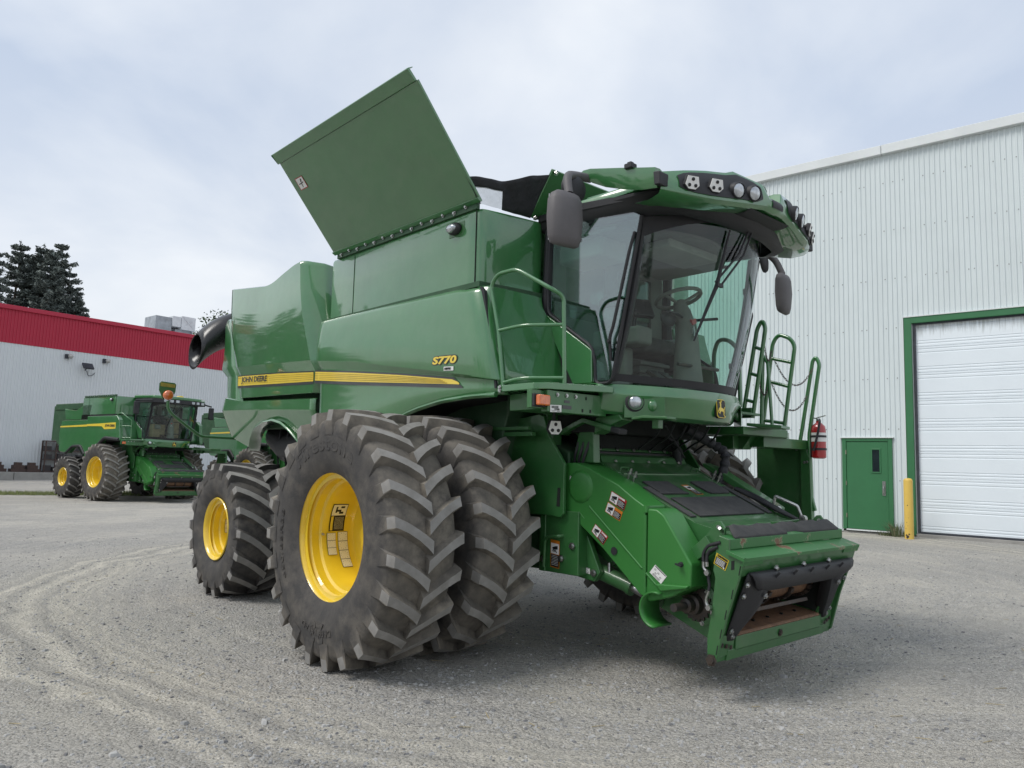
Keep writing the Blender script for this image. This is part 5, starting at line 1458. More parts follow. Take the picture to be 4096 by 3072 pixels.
for x, z in ((1.20, 1.865), (1.26, 1.84), (1.31, 1.865), (1.31, 1.80), (1.39, 1.66), (1.42, 1.665)): bolt(mb, (x, 2.40 if x > 1.34 else 2.39, z), (0, -1, 0), .012, .01)
mb.build('ladder_bolts', STEEL, lad)
rr = .021
def rail(path, name, bars=(), f=.07):
    mb = MB(); mb.tube(fillet(path, f, 6), rr, 10)
    for a, b in bars:
        mb.tube([a, b], rr * .85, 8)
    return mb.build(name, GREEN, comb, smooth=60)
rail([(1.31, 1.30, 2.09), (1.475, 1.30, 2.95), (1.53, 1.30, 3.03), (1.565, 1.30, 2.95), (1.415, 1.30, 2.07)], 'tall_handrail', (((1.455, 1.30, 2.765), (1.525, 1.30, 2.735)), ((1.40, 1.30, 2.51), (1.48, 1.30, 2.48)), ((1.35, 1.30, 2.25), (1.435, 1.30, 2.225))), .05)
rail([(1.265, 1.75, 1.96), (1.395, 1.75, 2.87), (1.46, 1.75, 2.955), (1.585, 1.75, 2.90), (1.635, 1.75, 2.82), (1.495, 1.75, 1.92)], 'ladder_handrail', (((1.385, 1.75, 2.71), (1.60, 1.75, 2.65)), ((1.35, 1.75, 2.475), (1.56, 1.75, 2.41)), ((1.29, 1.75, 2.075), (1.515, 1.75, 2.04))), .06)
rail([(1.35, 2.40, 1.90), (1.37, 2.40, 2.0), (1.505, 2.40, 2.75), (1.54, 2.40, 2.785), (1.58, 2.40, 2.71), (1.44, 2.42, 1.95), (1.44, 2.44, 1.3), (1.47, 2.46, 1.15)], 'outer_handrail', (), .04)
rail([(1.34, 1.60, 1.96), (1.365, 1.60, 2.73)], 'gate_post', (((1.365, 1.60, 2.73), (1.42, 1.60, 2.64)), ((1.42, 1.60, 2.64), (1.46, 1.60, 1.97))))
rail([(1.20, .95, 2.15), (1.21, .95, 2.70), (1.26, .95, 2.82), (1.38, .95, 2.80), (1.48, .95, 2.69), (1.49, .95, 2.15)], 'inner_handrail', (((1.21, .95, 2.33), (1.49, .95, 2.33)),), .06)
def chain(a, b, sag, name):
    mb = MB()
    a, b = V(a), V(b)
    n = 26
    P = [a.lerp(b, k / n) + V(0, 0, -sag * 4 * (k / n) * (1 - k / n)) for k in range(n + 1)]
    for k in range(n):
        c = (P[k] + P[k + 1]) / 2; t = (P[k + 1] - P[k]); L = t.length; t.normalize()
        u = t.cross(V(.3, .5, .8)).normalized(); w_ = t.cross(u)
        if k % 2: u = w_
        mb.tube([c + t * (L * .72) * math.cos(q) + u * .0085 * math.sin(q) for q in [2 * PI * j / 8 for j in range(8)]], .0032, 4, closed=True)
    mb.build(name, DSTEEL, comb, smooth=60)
chain((1.40, 1.77, 2.70), (1.51, 2.38, 2.66), .22, 'safety_chain')
chain((1.36, 1.77, 2.47), (1.44, 2.38, 2.37), .22, 'safety_chain')
chain((1.535, 1.31, 2.86), (1.385, 1.74, 2.80), .17, 'safety_chain')
chain((1.47, 1.31, 2.50), (1.355, 1.74, 2.47), .17, 'safety_chain')
chain((1.22, .96, 2.66), (.95, 1.02, 2.62), .10, 'safety_chain')
chain((1.34, 1.60, 2.62), (1.32, 1.62, 2.0), .0, 'safety_chain')
# ------------------------------------------------------------------ things on the machine that lift off
# fire extinguisher hung on the ladder panel
MW = Matrix.Translation((MX, MY, 0)) @ Matrix.Rotation(MYAW, 4, 'Z') @ Matrix.Rotation(MPIT, 4, 'Y') @ Matrix.Rotation(MROL, 4, 'X')
ex = empty('fire_extinguisher'); ex.matrix_world = MW @ Matrix.Translation((1.535, 2.44, 1.70))
tag(ex, 'red fire extinguisher with black hose strapped to the combine ladder', 'fire extinguisher')
mb = MB(); mb.lathe([(.05, 0), (.072, .012), (.074, .03), (.074, .30), (.066, .345), (.035, .375), (.025, .385), (.025, .40)], (0, 0, 0), (0, 0, 1), 24); mb.build('cylinder', REDP, ex, smooth=40)
mb = MB(); mb.lathe([(.0755, .18), (.0755, .275)], (0, 0, 0), (0, 0, 1), 24, caps=False); mb.build('paper_label', WHITE, ex, smooth=60)
mb = MB()
for z in (.09, .225): mb.lathe([(.078, z), (.078, z + .022)], (0, 0, 0), (0, 0, 1), 24, caps=False)
mb.box((-.095, -.03, .02), (-.07, .03, .37)); mb.build('strap', BLACK, ex, smooth=40)
mb = MB(); mb.lathe([(.022, .385), (.024, .42), (.014, .43)], (0, 0, 0), (0, 0, 1), 12); mb.obox((.03, 0, .445), (.05, 0, .012), (0, .009, 0), (0, 0, .004)); mb.obox((-.03, 0, .43), (.03, 0, -.006), (0, .009, 0), (0, 0, .006)); mb.build('valve_head', STEEL, ex, smooth=40)
mb = MB(); mb.tube(fillet([(.02, -.02, .41), (.05, -.07, .40), (.03, -.088, .25), (-.02, -.085, .08)], .06, 5), .012, 8); mb.build('discharge_hose', BLACK, ex, smooth=60)

# ------------------------------------------------------------------ ground shape
def ground_z(e, n):
    b = .0113 * (e - MX) + .0057 * (n - MY)
    dw = 19.0 - (e * .64539441 + n * .7638495)          # metres in front of the white wall
    al = e * -.7638495 + n * .64539441
    if e > 0:
        b += .17 * max(0.0, min(1.0, (6.0 - dw) / 5.5)) * max(0.0, min(1.0, (9.0 - al) / 3.0))
    return max(b, -.16)

# ------------------------------------------------------------------ the machines parked behind
PSI = math.radians(-35.5)
def make_parked():
    root = empty('combine_harvester')
    skip = ('sticker', 'sticker_lettering', 'label_number', 'serial_plate')
    for o in SHARE:
        copy_tree(o, root, skip)
    # its own flush side shields
    def pan(pts, y0, y1, name, m=GREEN, bev=.02):
        mb = MB(); mb.xz(pts, y0, y1); return mb.build(name, m, root, smooth=25, bevel=bev)
    for s in (-1, 1):
        sh = pan([(.80, 2.98), (1.0, 2.83), (1.12, 2.12), (.75, 2.12), (.15, 2.16), (-.30, 1.90), (-.75, 1.66), (-1.25, 1.5), (-1.27, 2.3), (-1.27, 2.98)], s * 1.45, s * 1.60, 'side_shield')
        rs = pan([(-1.30, 2.86), (-3.30, 2.84), (-3.46, 2.37), (-3.36, 1.72), (-3.2, 1.66), (-2.60, 1.62), (-2.25, 1.86), (-1.65, 1.88), (-1.32, 1.55)], s * 1.40, s * 1.56, 'rear_shield')
        pan([(-1.30, 2.86), (-1.18, 3.42), (-1.78, 3.42), (-2.37, 3.22), (-3.28, 3.30), (-3.12, 2.88)], s * 1.38, s * 1.52, 'engine_side_panel')
        mb = MB(); mb.tube(fillet([(1.10, s * 1.60, 2.14), (.75, s * 1.61, 2.16), (.15, s * 1.62, 2.20), (-.30, s * 1.62, 1.93), (-.62, s * 1.60, 1.7)], .1, 4), .06, 8); mb.build('arch_trim', BLACK, sh, smooth=50)
        mb = MB(); mb.tube(fillet([(-2.75, s * 1.57, 1.62), (-2.25, s * 1.58, 1.88), (-1.65, s * 1.58, 1.90), (-1.34, s * 1.56, 1.60)], .1, 4), .05, 8); mb.build('arch_trim', BLACK, rs, smooth=50)
        y = s * 1.604; e = s * .004
        mb = MB(); mb.xz([(-1.26, 2.62), (-.16, 2.61), (.03, 2.50), (.80, 2.52), (.80, 2.74), (-.21, 2.71), (-1.26, 2.69)], y, y + e); mb.build('yellow_stripe', STRIPEY, sh, smooth=0)
        mb = MB(); mb.xz([(-3.38, 2.585), (-1.31, 2.61), (-1.31, 2.68), (-3.38, 2.635)], s * 1.563, s * 1.568); mb.build('yellow_stripe', STRIPEY, rs, smooth=0)
        text_on('maker_lettering', 'JOHN DEERE', .1, STRIPEK, sh, (.41, y + e, 2.615), (-s, 0, .02 * s), (0, 0, 1), fit=(.68, .115), bold=.004, lift=.003)
    # flat cab roof with a black light bar
    mb = MB(); mb.prism([(.62, -.95, 3.66), (2.0, -1.0, 3.62), (2.3, -.65, 3.60), (2.38, 0, 3.60), (2.3, .65, 3.60), (2.0, 1.0, 3.62), (.62, .95, 3.66)], (0, 0, .12)); rf = mb.build('cab_roof', GREEN, root, smooth=25, bevel=.04)
    mb = MB(); mb.prism([(.62, -.92, 3.50), (1.98, -1.02, 3.48), (2.32, -.66, 3.47), (2.40, 0, 3.47), (2.32, .66, 3.47), (1.98, 1.02, 3.48), (.62, .92, 3.50)], (0, 0, .14)); mb.tube([(1.98, -1.0, 3.55), (1.7, -1.45, 3.52)], .03, 8); mb.tube([(1.98, 1.0, 3.55), (1.75, 1.42, 3.52)], .03, 8); lbz = mb.build('light_bar', BLACK, rf, bevel=.02)
    for s in (-1, 1):
        for k in range(3):
            p = V(2.36 - .03 * k, s * (.30 + .2 * k), 3.545); mb = MB(); mb.obox(p, (.02, 0, 0), (-.01, s * .06, 0), (0, 0, .045)); mb.build('work_light', LENS, lbz, bevel=.008)
        mb = MB(); mb.box((1.70, s * 1.33, 3.03), (1.80, s * 1.53, 3.48)); mb.build('wing_mirror', BLACK, lbz, bevel=.04)
    mb = MB(); mb.lathe([(.12, 0), (.13, .03), (.10, .07), (0, .08)], (1.9, .05, 3.72), (0, 0, 1), 20); mb.build('satellite_receiver', YELL, rf, smooth=40)
    mb = MB(); mb.box((1.1, -.55, 2.3), (1.35, -.1, 2.75)); mb.box((1.2, .05, 2.3), (1.4, .4, 3.0)); mb.build('cardboard_parcels', mat('cardboard', (.42, .30, .18), .8, noise=(6, .3)), root, smooth=0)
    return root
tyre_b = make_tyre(1.0, .80, .52, 24, .05, .062, .24, 'wide_front_tyre')
rim_b = make_rim(.525, .36, 'wide_front_rim')
for v in rim_b.vertices: v.co.y -= .33
tyre_c = make_tyre(.76, .62, .335, 18, .05, .062, .2, 'wide_rear_tyre')
rim_c = make_rim(.32, .3, 'wide_rear_rim')
for v in rim_c.vertices: v.co.y -= .25
pk1 = make_parked()
mb = MB(); mb.box((-.26, -1.0, .74), (.26, 1.0, 1.26)); mb.lathe([(.2, 0), (.2, 2.6)], (0, -1.3, .985), (0, 1, 0), 20); mb.build('front_axle', GREEN2, pk1, bevel=.02)
for y, fl in ((-1.45, 0), (1.45, 1)):
    w_ = place_wheel(pk1, rim_b, tyre_b, (0, y, .985), fl)
    w_ = place_wheel(pk1, rim_c, tyre_c, (-2.5, y, .745), fl)
for o in list(pk1.children):
    if o.name.startswith('rear_axle'):
        o.location.x = 1.0
tag(pk1, 'smaller green combine harvester with single wheels parked by the red band building', 'combine harvester')
pk1.location = (-13.524, 28.251, ground_z(-13.5, 28.2)); pk1.rotation_euler = (0, 0, PSI)
pk2 = copy_tree(pk1)
tag(pk2, 'green combine harvester half hidden behind the rear wheel of the dual wheeled one', 'combine harvester')
pk2.location = (-9.3, 31.6, ground_z(-9.3, 31.6)); pk2.rotation_euler = (0, 0, math.radians(-40))
# ------------------------------------------------------------------ ground
def vnoise(x, y, s=0):
    xi, yi = math.floor(x), math.floor(y); fx, fy = x - xi, y - yi
    h_ = lambda a, b: (math.sin(a * 127.1 + b * 311.7 + s * 74.7) * 43758.5453) % 1.0
    ux, uy = fx * fx * (3 - 2 * fx), fy * fy * (3 - 2 * fy)
    return lerp(lerp(h_(xi, yi), h_(xi + 1, yi), ux), lerp(h_(xi, yi + 1), h_(xi + 1, yi + 1), ux), uy)
def ground_full(e, n):
    z = ground_z(e, n)
    if n > 30 and e < -6:
        z += .34 * max(0, min(1, (n - 31) / 5.0)) * max(0, min(1, (-6 - e) / 4))
    if abs(e) < 22 and -2 < n < 26:
        z += (vnoise(e * .9, n * .9) - .5) * .030 + (vnoise(e * 3.1, n * 3.1, 2) - .5) * .014
        # wheel ruts curving across the left foreground
        r = math.hypot(e - 2.2, n - 11.75)
        for rr_ in (7.55, 8.05, 8.5):
            q = (r - rr_) / .17
            if abs(q) < 3 and e < 1 and n < 13: z -= .018 * math.exp(-q * q)
    return z
def axis(lo, hi, dense_lo, dense_hi, st):
    out_ = [dense_lo]
    while out_[-1] < dense_hi: out_.append(out_[-1] + st)
    s = st
    while out_[-1] < hi: s *= 1.35; out_.append(min(hi, out_[-1] + s))
    s = st
    while out_[0] > lo: s *= 1.35; out_.insert(0, max(lo, out_[0] - s))
    return out_
ex_, ny_ = axis(-900, 900, -13, 13, .14), axis(-900, 900, 2.5, 21, .14)
gv = [(e, n, ground_full(e, n)) for n in ny_ for e in ex_]
W_ = len(ex_)
gf = [(j * W_ + i, j * W_ + i + 1, (j + 1) * W_ + i + 1, (j + 1) * W_ + i) for j in range(len(ny_) - 1) for i in range(W_ - 1)]
gm = bpy.data.meshes.new('ground'); gm.from_pydata(gv, [], gf); gm.polygons.foreach_set('use_smooth', [True] * len(gf))
def gravel_mat():
    m = bpy.data.materials.new('grey_gravel'); m.use_nodes = True; t = m.node_tree; p = t.nodes['Principled BSDF']
    p.inputs['Roughness'].default_value = .93; p.inputs['Specular IOR Level'].default_value = .2
    N = lambda ty: t.nodes.new(ty)
    geo = N('ShaderNodeNewGeometry')
    def noise(sc, det=6, ro=.6, vec=None):
        n_ = N('ShaderNodeTexNoise'); n_.inputs['Scale'].default_value = sc; n_.inputs['Detail'].default_value = det; n_.inputs['Roughness'].default_value = ro
        t.links.new(vec or geo.outputs['Position'], n_.inputs['Vector']); return n_
    def ramp(src, a, ca, b, cb):
        r = N('ShaderNodeValToRGB'); r.color_ramp.elements[0].position = a; r.color_ramp.elements[0].color = (*ca, 1); r.color_ramp.elements[1].position = b; r.color_ramp.elements[1].color = (*cb, 1)
        t.links.new(src, r.inputs[0]); return r
    def mixc(f, a, b, ty='MIX'):
        x = N('ShaderNodeMixRGB'); x.blend_type = ty
        if isinstance(f, float): x.inputs[0].default_value = f
        else: t.links.new(f, x.inputs[0])
        for i, q in ((1, a), (2, b)):
            if isinstance(q, tuple): x.inputs[i].default_value = (*q, 1)
            else: t.links.new(q, x.inputs[i])
        return x.outputs[0]
    vo = N('ShaderNodeTexVoronoi'); vo.inputs['Scale'].default_value = 46; t.links.new(geo.outputs['Position'], vo.inputs['Vector'])
    stone = ramp(vo.outputs['Color'], .08, (.20, .20, .20), .92, (.78, .78, .76))
    fine = ramp(noise(210, 4, .7).outputs[0], .34, (.22, .22, .217), .70, (.80, .795, .775))
    vo2 = N('ShaderNodeTexVoronoi'); vo2.inputs['Scale'].default_value = 105; t.links.new(geo.outputs['Position'], vo2.inputs['Vector'])
    stone2 = ramp(vo2.outputs['Color'], .08, (.22, .22, .22), .92, (.78, .78, .76))
    base = mixc(.38, mixc(.5, stone.outputs[0], stone2.outputs[0]), fine.outputs[0])
    # compacted pale dust against loose darker stone
    patch = ramp(noise(.55, 9, .66).outputs[0], .44, (0, 0, 0), .64, (1, 1, 1))
    dust = mixc(.55, (.68, .665, .615), mixc(.5, fine.outputs[0], stone2.outputs[0]))
    col = mixc(patch.outputs[0], base, dust)
    # wheel tracks, curved round the yard
    vm = N('ShaderNodeVectorMath'); vm.operation = 'SUBTRACT'; vm.inputs[1].default_value = (2.2, 11.75, 0); t.links.new(geo.outputs['Position'], vm.inputs[0])
    fl = N('ShaderNodeVectorMath'); fl.operation = 'MULTIPLY'; fl.inputs[1].default_value = (1, 1, 0); t.links.new(vm.outputs[0], fl.inputs[0])
    ln = N('ShaderNodeVectorMath'); ln.operation = 'LENGTH'; t.links.new(fl.outputs[0], ln.inputs[0])
    wob = noise(.5, 3); ad = N('ShaderNodeMath'); ad.operation = 'ADD'; t.links.new(ln.outputs['Value'], ad.inputs[0]); t.links.new(wob.outputs[0], ad.inputs[1])
    cb = N('ShaderNodeCombineXYZ'); t.links.new(ad.outputs[0], cb.inputs[0])
    tr = ramp(noise(3.2, 5, .65, cb.outputs[0]).outputs[0], .42, (.80, .80, .81), .64, (1.14, 1.12, 1.07))
    col = mixc(.45, col, tr.outputs[0], 'MULTIPLY')
    band = N('ShaderNodeMath'); band.operation = 'SUBTRACT'; band.inputs[1].default_value = 8.5; t.links.new(ad.outputs[0], band.inputs[0])
    ab = N('ShaderNodeMath'); ab.operation = 'ABSOLUTE'; t.links.new(band.outputs[0], ab.inputs[0])
    mr = N('ShaderNodeMapRange'); mr.inputs[1].default_value = .35; mr.inputs[2].default_value = .95; mr.inputs[3].default_value = .8; mr.inputs[4].default_value = 0; t.links.new(ab.outputs[0], mr.inputs[0])
    trk = mixc(1.0, dust, ramp(noise(6.5, 4, .6, cb.outputs[0]).outputs[0], .40, (.72, .72, .72), .60, (1.18, 1.16, 1.10)).outputs[0], 'MULTIPLY')
    col = mixc(mr.outputs[0], col, trk)
    col = mixc(1.0, col, (1.03, 1.0, .955), 'MULTIPLY')
    big = ramp(noise(.11, 4).outputs[0], .35, (.84, .84, .85), .65, (1.1, 1.09, 1.06))
    col = mixc(.8, col, big.outputs[0], 'MULTIPLY')
    t.links.new(col, p.inputs['Base Color'])
    b1 = N('ShaderNodeBump'); b1.inputs['Strength'].default_value = .9; b1.inputs['Distance'].default_value = .035; t.links.new(vo.outputs['Distance'], b1.inputs['Height']); b1.invert = True
    b2 = N('ShaderNodeBump'); b2.inputs['Strength'].default_value = .8; b2.inputs['Distance'].default_value = .04; t.links.new(noise(30, 8, .7).outputs[0], b2.inputs['Height']); t.links.new(b1.outputs[0], b2.inputs['Normal'])
    b3 = N('ShaderNodeBump'); b3.inputs['Strength'].default_value = .4; b3.inputs['Distance'].default_value = .12; t.links.new(noise(4.5, 5, .6).outputs[0], b3.inputs['Height']); t.links.new(b2.outputs[0], b3.inputs['Normal'])
    t.links.new(b3.outputs[0], p.inputs['Normal'])
    return m
GRAVEL = gravel_mat(); gm.materials.append(GRAVEL)
tag(link('ground', gm), kind='structure')

# loose stones
rnd = random.Random(11)
sv, sf, smi = [], [], []
def stone(e, n, r):
    z = ground_full(e, n)
    b = len(sv); a = rnd.random() * 6.28; ca, sa = math.cos(a), math.sin(a)
    h_ = r * rnd.uniform(.45, .85); k = rnd.uniform(.6, 1.0)
    for (x, y, w_) in ((-1, -.7, 0), (.9, -1, 0), (1, .8, 0), (-.8, 1, 0), (-.6, -.45, 1), (.5, -.6, .9), (.65, .5, 1.05), (-.5, .6, .85)):
        x = (x + rnd.uniform(-.2, .2)) * r; y = (y + rnd.uniform(-.2, .2)) * r * k
        sv.append((e + x * ca - y * sa, n + x * sa + y * ca, z - r * .2 + w_ * h_))
    q = [(4, 5, 6, 7), (0, 1, 5, 4), (1, 2, 6, 5), (2, 3, 7, 6), (3, 0, 4, 7)]
    mi = rnd.choice((0, 0, 0, 1, 1, 2))
    for f in q:
        sf.append(tuple(b + i for i in f)); smi.append(mi)
for i in range(30000):
    dpt = 3.4 + 11.5 * rnd.random() ** 1.5
    e = dpt * rnd.uniform(-.74, .74)
    if vnoise(e * .8, dpt * .8, 5) < .36 and rnd.random() < .7: continue
    r = .005 + .013 * rnd.random() ** 3
    if rnd.random() < .012: r *= 1.8
    stone(e, dpt, r)
me = bpy.data.meshes.new('loose_stones'); me.from_pydata(sv, [], sf)
for nm, c in (('stone_grey', (.36, .36, .355)), ('stone_pale', (.46, .455, .44)), ('stone_dark', (.20, .20, .203))):
    me.materials.append(mat(nm, c, .9, .2, noise=(40, .5, tuple(q * .7 for q in c))))
me.polygons.foreach_set('material_index', smi)
tag(link('loose_stones', me), 'loose grey stones lying all over the gravel yard', 'gravel', kind='stuff')
mb = MB()
for i in range(90):
    dpt = 3.6 + 7 * rnd.random(); e = dpt * rnd.uniform(-.7, .7); a = rnd.random() * 6.28; L = rnd.uniform(.015, .06)
    z = ground_full(e, dpt) + .006
    dv = V(math.cos(a) * L, math.sin(a) * L, rnd.uniform(0, .01)); sv_ = V(-math.sin(a), math.cos(a), 0) * .0022
    mb.obox(V(e, dpt, z), dv, sv_, (0, 0, .0015))
tag(mb.build('straw_bits', mat('straw', (.50, .41, .24), .8, noise=(20, .4)), smooth=0), 'scattered bits of pale straw on the gravel', 'straw', kind='stuff')

# ------------------------------------------------------------------ white steel building on the right
WN = V(.64539441, .7638495, 0); WW = V(-.7638495, .64539441, 0)
wb_ = empty('steel_building', tuple(WN * 19.0), (0, 0, math.atan2(-.64539441, .7638495)))
tag(wb_, 'tall white ribbed steel building with green doors and a big overhead door', 'building')
WSTEEL = mat('white_ribbed_steel', (.655, .715, .72), rough=.5, spec=.4, noise=(.7, .5, (.595, .65, .655)), bump=(3, .05, .02))
TRIMW = mat('white_trim', (.72, .75, .75), rough=.45, noise=(1.2, .4, (.62, .65, .65)))
GDOOR = mat('green_door_paint', (.035, .165, .065), rough=.45, noise=(2.5, .35, (.03, .145, .057)))
CONC = mat('concrete', (.34, .33, .31), rough=.9, noise=(3, .7, (.24, .235, .22)), bump=(25, .3, .02))
SEALM = mat('rubber_seal_dark', (.05, .055, .07), rough=.7, noise=(5, .3))
PITCH = 1.18 / 11
def ribbed(nr, z0, z1, pitch, h_, name, m):
    prof = []
    for k in range(nr):
        x = k * pitch
        prof += [(x, 0), (x + .33 * pitch, 0), (x + .45 * pitch, -h_), (x + .70 * pitch, -h_), (x + .82 * pitch, 0)]
    prof.append((nr * pitch, 0))
    mb = MB(); mb.grid([[(x, y, z0) for x, y in prof], [(x, y, z1) for x, y in prof]])
    return mb.mesh(name, m, smooth=0)
full_s = ribbed(11, .36, 9.36, PITCH, .021, 'cladding_sheet', WSTEEL)
for k in range(7):
    o = link('cladding_sheet', full_s, wb_); o.location.x = -13.88 + 1.18 * k
o = link('cladding_sheet', ribbed(10, 2.56, 9.36, 1.10 / 10, .021, 'cladding_sheet', WSTEEL), wb_); o.location.x = -5.62
o = link('cladding_sheet', ribbed(3, .36, 9.36, .31 / 3, .021, 'cladding_sheet', WSTEEL), wb_); o.location.x = -4.52
head = ribbed(11, 5.32, 9.36, PITCH, .021, 'cladding_sheet', WSTEEL)
for k in range(5):
    o = link('cladding_sheet', head, wb_); o.location.x = -4.21 + 1.18 * k
for k in range(5):
    o = link('cladding_sheet', full_s, wb_); o.location.x = 1.69 + 1.18 * k
mb = MB()
for z in (1.56, 2.74, 3.92, 5.10, 6.28, 7.46, 8.64):
    x = -13.88
    i = 0
    while x < 1.6:
        inside = (-5.62 < x < -4.52 and z < 2.6) or (x > -4.21 and z < 5.35)
        if not inside and i % 11 not in (0, 4, 8): mb.box((x + .055, -.027, z - .011), (x + .075, -.020, z + .011))
        x += PITCH * 2 if i % 11 != 9 else PITCH; i += 1
mb.build('cladding_screws', mat('screw_grey', (.30, .31, .31), .5, noise=(9, .3)), wb_, smooth=0)
mb = MB(); mb.box((-13.98, -.13, 9.34), (-4.6, .35, 9.565)); mb.build('eave_fascia', TRIMW, wb_, bevel=.01)
mb = MB(); mb.box((-4.59, -.13, 9.342), (7.7, .35, 9.567)); mb.build('eave_fascia', TRIMW, wb_, bevel=.01)
mb = MB(); mb.prism([(-13.98, .35, 9.50), (7.7, .35, 9.50), (7.7, 16, 10.4), (-13.98, 16, 10.4)], (0, 0, .04)); mb.box((-13.90, .02, .3), (-13.86, 16, 9.5)); mb.box((-13.88, .25, .3), (-4.3, .27, 9.4)); mb.box((-4.3, .25, 5.4), (7.6, .27, 9.4)); mb.build('roof_and_end_wall', WSTEEL, wb_, smooth=0)
mb = MB(); mb.box((-13.95, -.02, -.6), (-4.06, .30, .355)); mb.box((1.69, -.02, -.6), (7.6, .30, .355)); mb.box((-4.06, -.06, -.6), (1.69, .30, .40)); mb.build('foundation', CONC, wb_, bevel=.01)
mb = MB(); mb.box((-13.9, -.035, .35), (-5.62, -.012, .375)); mb.box((-4.52, -.035, .35), (-4.22, -.012, .375)); mb.build('base_trim', TRIMW, wb_)
# walk door
mb = MB(); mb.box((-5.62, -.05, .40), (-5.53, .05, 2.53)); mb.box((-4.61, -.05, .40), (-4.52, .05, 2.53)); mb.box((-5.53, -.05, 2.46), (-4.61, .05, 2.53)); dfr = mb.build('door_frame', GDOOR, wb_, bevel=.006)
mb = MB(); mb.box((-5.66, -.075, 2.532), (-4.48, .02, 2.56)); mb.box((-5.54, -.07, .375), (-4.60, .02, .405)); mb.build('drip_cap', TRIMW, dfr, bevel=.004)
mb = MB(); mb.box((-5.525, -.03, .415), (-4.615, .01, 2.455)); wd = mb.build('walk_door', GDOOR, wb_, bevel=.004)
mb = MB(); wx0, wx1, wz0, wz1 = -4.98, -4.765, 1.72, 2.29
mb.box((wx0, -.045, wz0), (wx0 + .03, -.03, wz1)); mb.box((wx1 - .03, -.045, wz0), (wx1, -.03, wz1)); mb.box((wx0 + .03, -.045, wz0), (wx1 - .03, -.03, wz0 + .03)); mb.box((wx0 + .03, -.045, wz1 - .03), (wx1 - .03, -.03, wz1)); vf = mb.build('vision_frame', GDOOR, wd, bevel=.004)
mb = MB(); mb.box((wx0 + .03, -.036, wz0 + .03), (wx1 - .03, -.0305, wz1 - .03)); mb.build('window_pane', mat('dark_pane', (.02, .028, .035), .08, .6, noise=(3, .3)), vf, smooth=0)
mb = MB(); mb.box((-4.745, -.04, 1.21), (-4.675, -.03, 1.54)); mb.tube(fillet([(-4.71, -.04, 1.42), (-4.71, -.09, 1.40), (-4.71, -.09, 1.26), (-4.71, -.04, 1.24)], .02, 4), .012, 8); mb.lathe([(.016, 0), (.016, .01)], (-4.71, -.04, 1.49), (0, -1, 0), 12); mb.build('door_handle', STEEL, wd, smooth=40)
for z in (.72, 1.47, 2.20):
    mb = MB(); mb.tube([(-5.533, -.045, z - .05), (-5.533, -.045, z + .05)], .012, 8); mb.build('hinge', mat('brass_grey', (.45, .42, .33), .4, metal=.7, noise=(9, .3)), wd, smooth=40)
# overhead door
mb = MB(); mb.box((-4.215, -.06, .36), (-4.06, .06, 5.31)); mb.box((-4.06, -.06, 5.165), (1.55, .06, 5.31)); mb.box((1.55, -.06, .36), (1.70, .06, 5.31)); gfr = mb.build('overhead_door_frame', GDOOR, wb_, bevel=.01)
mb = MB(); mb.box((-4.23, -.075, 5.312), (1.72, .0, 5.335)); mb.box((-4.232, -.07, .36), (-4.218, .0, 5.311)); mb.build('frame_trim', TRIMW, gfr)
mb = MB(); mb.box((-4.06, .0, .41), (-4.035, .06, 5.165)); mb.build('frame_stop', TRIMW, gfr)
mb = MB(); mb.box((-4.035, -.01, .41), (-3.985, .05, 5.165)); mb.box((-3.985, -.01, 5.13), (1.55, .05, 5.165)); mb.box((-3.985, .01, .402), (1.55, .07, .44)); mb.build('weather_seal', SEALM, gfr, smooth=0)
ODOOR = mat('overhead_door_white', (.76, .82, .86), rough=.5, noise=(.9, .4, (.70, .76, .80)), bump=(2, .03, .02))
prof = [(0, .012), (.008, 0), (.05, 0), (.058, .008), (.075, .008), (.083, 0), (.115, 0), (.123, .008), (.135, .008), (.143, 0), (.44, 0), (.448, .008), (.465, .008), (.473, 0), (.52, 0), (.528, .008), (.545, .008), (.553, 0), (.588, 0), (.5965, .012), (.5965, .04), (0, .04)]
mb = MB(); mb.prism([(-3.985, .05 + y, z) for z, y in prof], (5.53, 0, 0)); secm = mb.mesh('door_section', ODOOR, smooth=0)
for k in range(8):
    o = link('door_section', secm, wb_); o.location.z = .44 + .598 * k if k < 8 else 0
# grime streaks below the top of the door: separate stained section skin
STAIN = bpy.data.materials.new('stained_white'); STAIN.use_nodes = True
t = STAIN.node_tree; p = t.nodes['Principled BSDF']; p.inputs['Roughness'].default_value = .6
co = t.nodes.new('ShaderNodeTexCoord'); mp = t.nodes.new('ShaderNodeMapping'); mp.inputs['Scale'].default_value = (9, 1, .7); t.links.new(co.outputs['Object'], mp.inputs[0])
nz = t.nodes.new('ShaderNodeTexNoise'); nz.inputs['Scale'].default_value = 1.6; nz.inputs['Detail'].default_value = 8; nz.inputs['Roughness'].default_value = .7; t.links.new(mp.outputs[0], nz.inputs[0])
sz = t.nodes.new('ShaderNodeSeparateXYZ'); t.links.new(co.outputs['Object'], sz.inputs[0])
gr = t.nodes.new('ShaderNodeMapRange'); gr.inputs[1].default_value = .1; gr.inputs[2].default_value = .6; gr.inputs[3].default_value = -.18; gr.inputs[4].default_value = .24; t.links.new(sz.outputs[2], gr.inputs[0])
ad = t.nodes.new('ShaderNodeMath'); ad.operation = 'ADD'; t.links.new(nz.outputs[0], ad.inputs[0]); t.links.new(gr.outputs[0], ad.inputs[1])
rp_ = t.nodes.new('ShaderNodeValToRGB'); rp_.color_ramp.elements[0].position = .45; rp_.color_ramp.elements[0].color = (.76, .82, .86, 1); rp_.color_ramp.elements[1].position = .78; rp_.color_ramp.elements[1].color = (.36, .39, .38, 1)
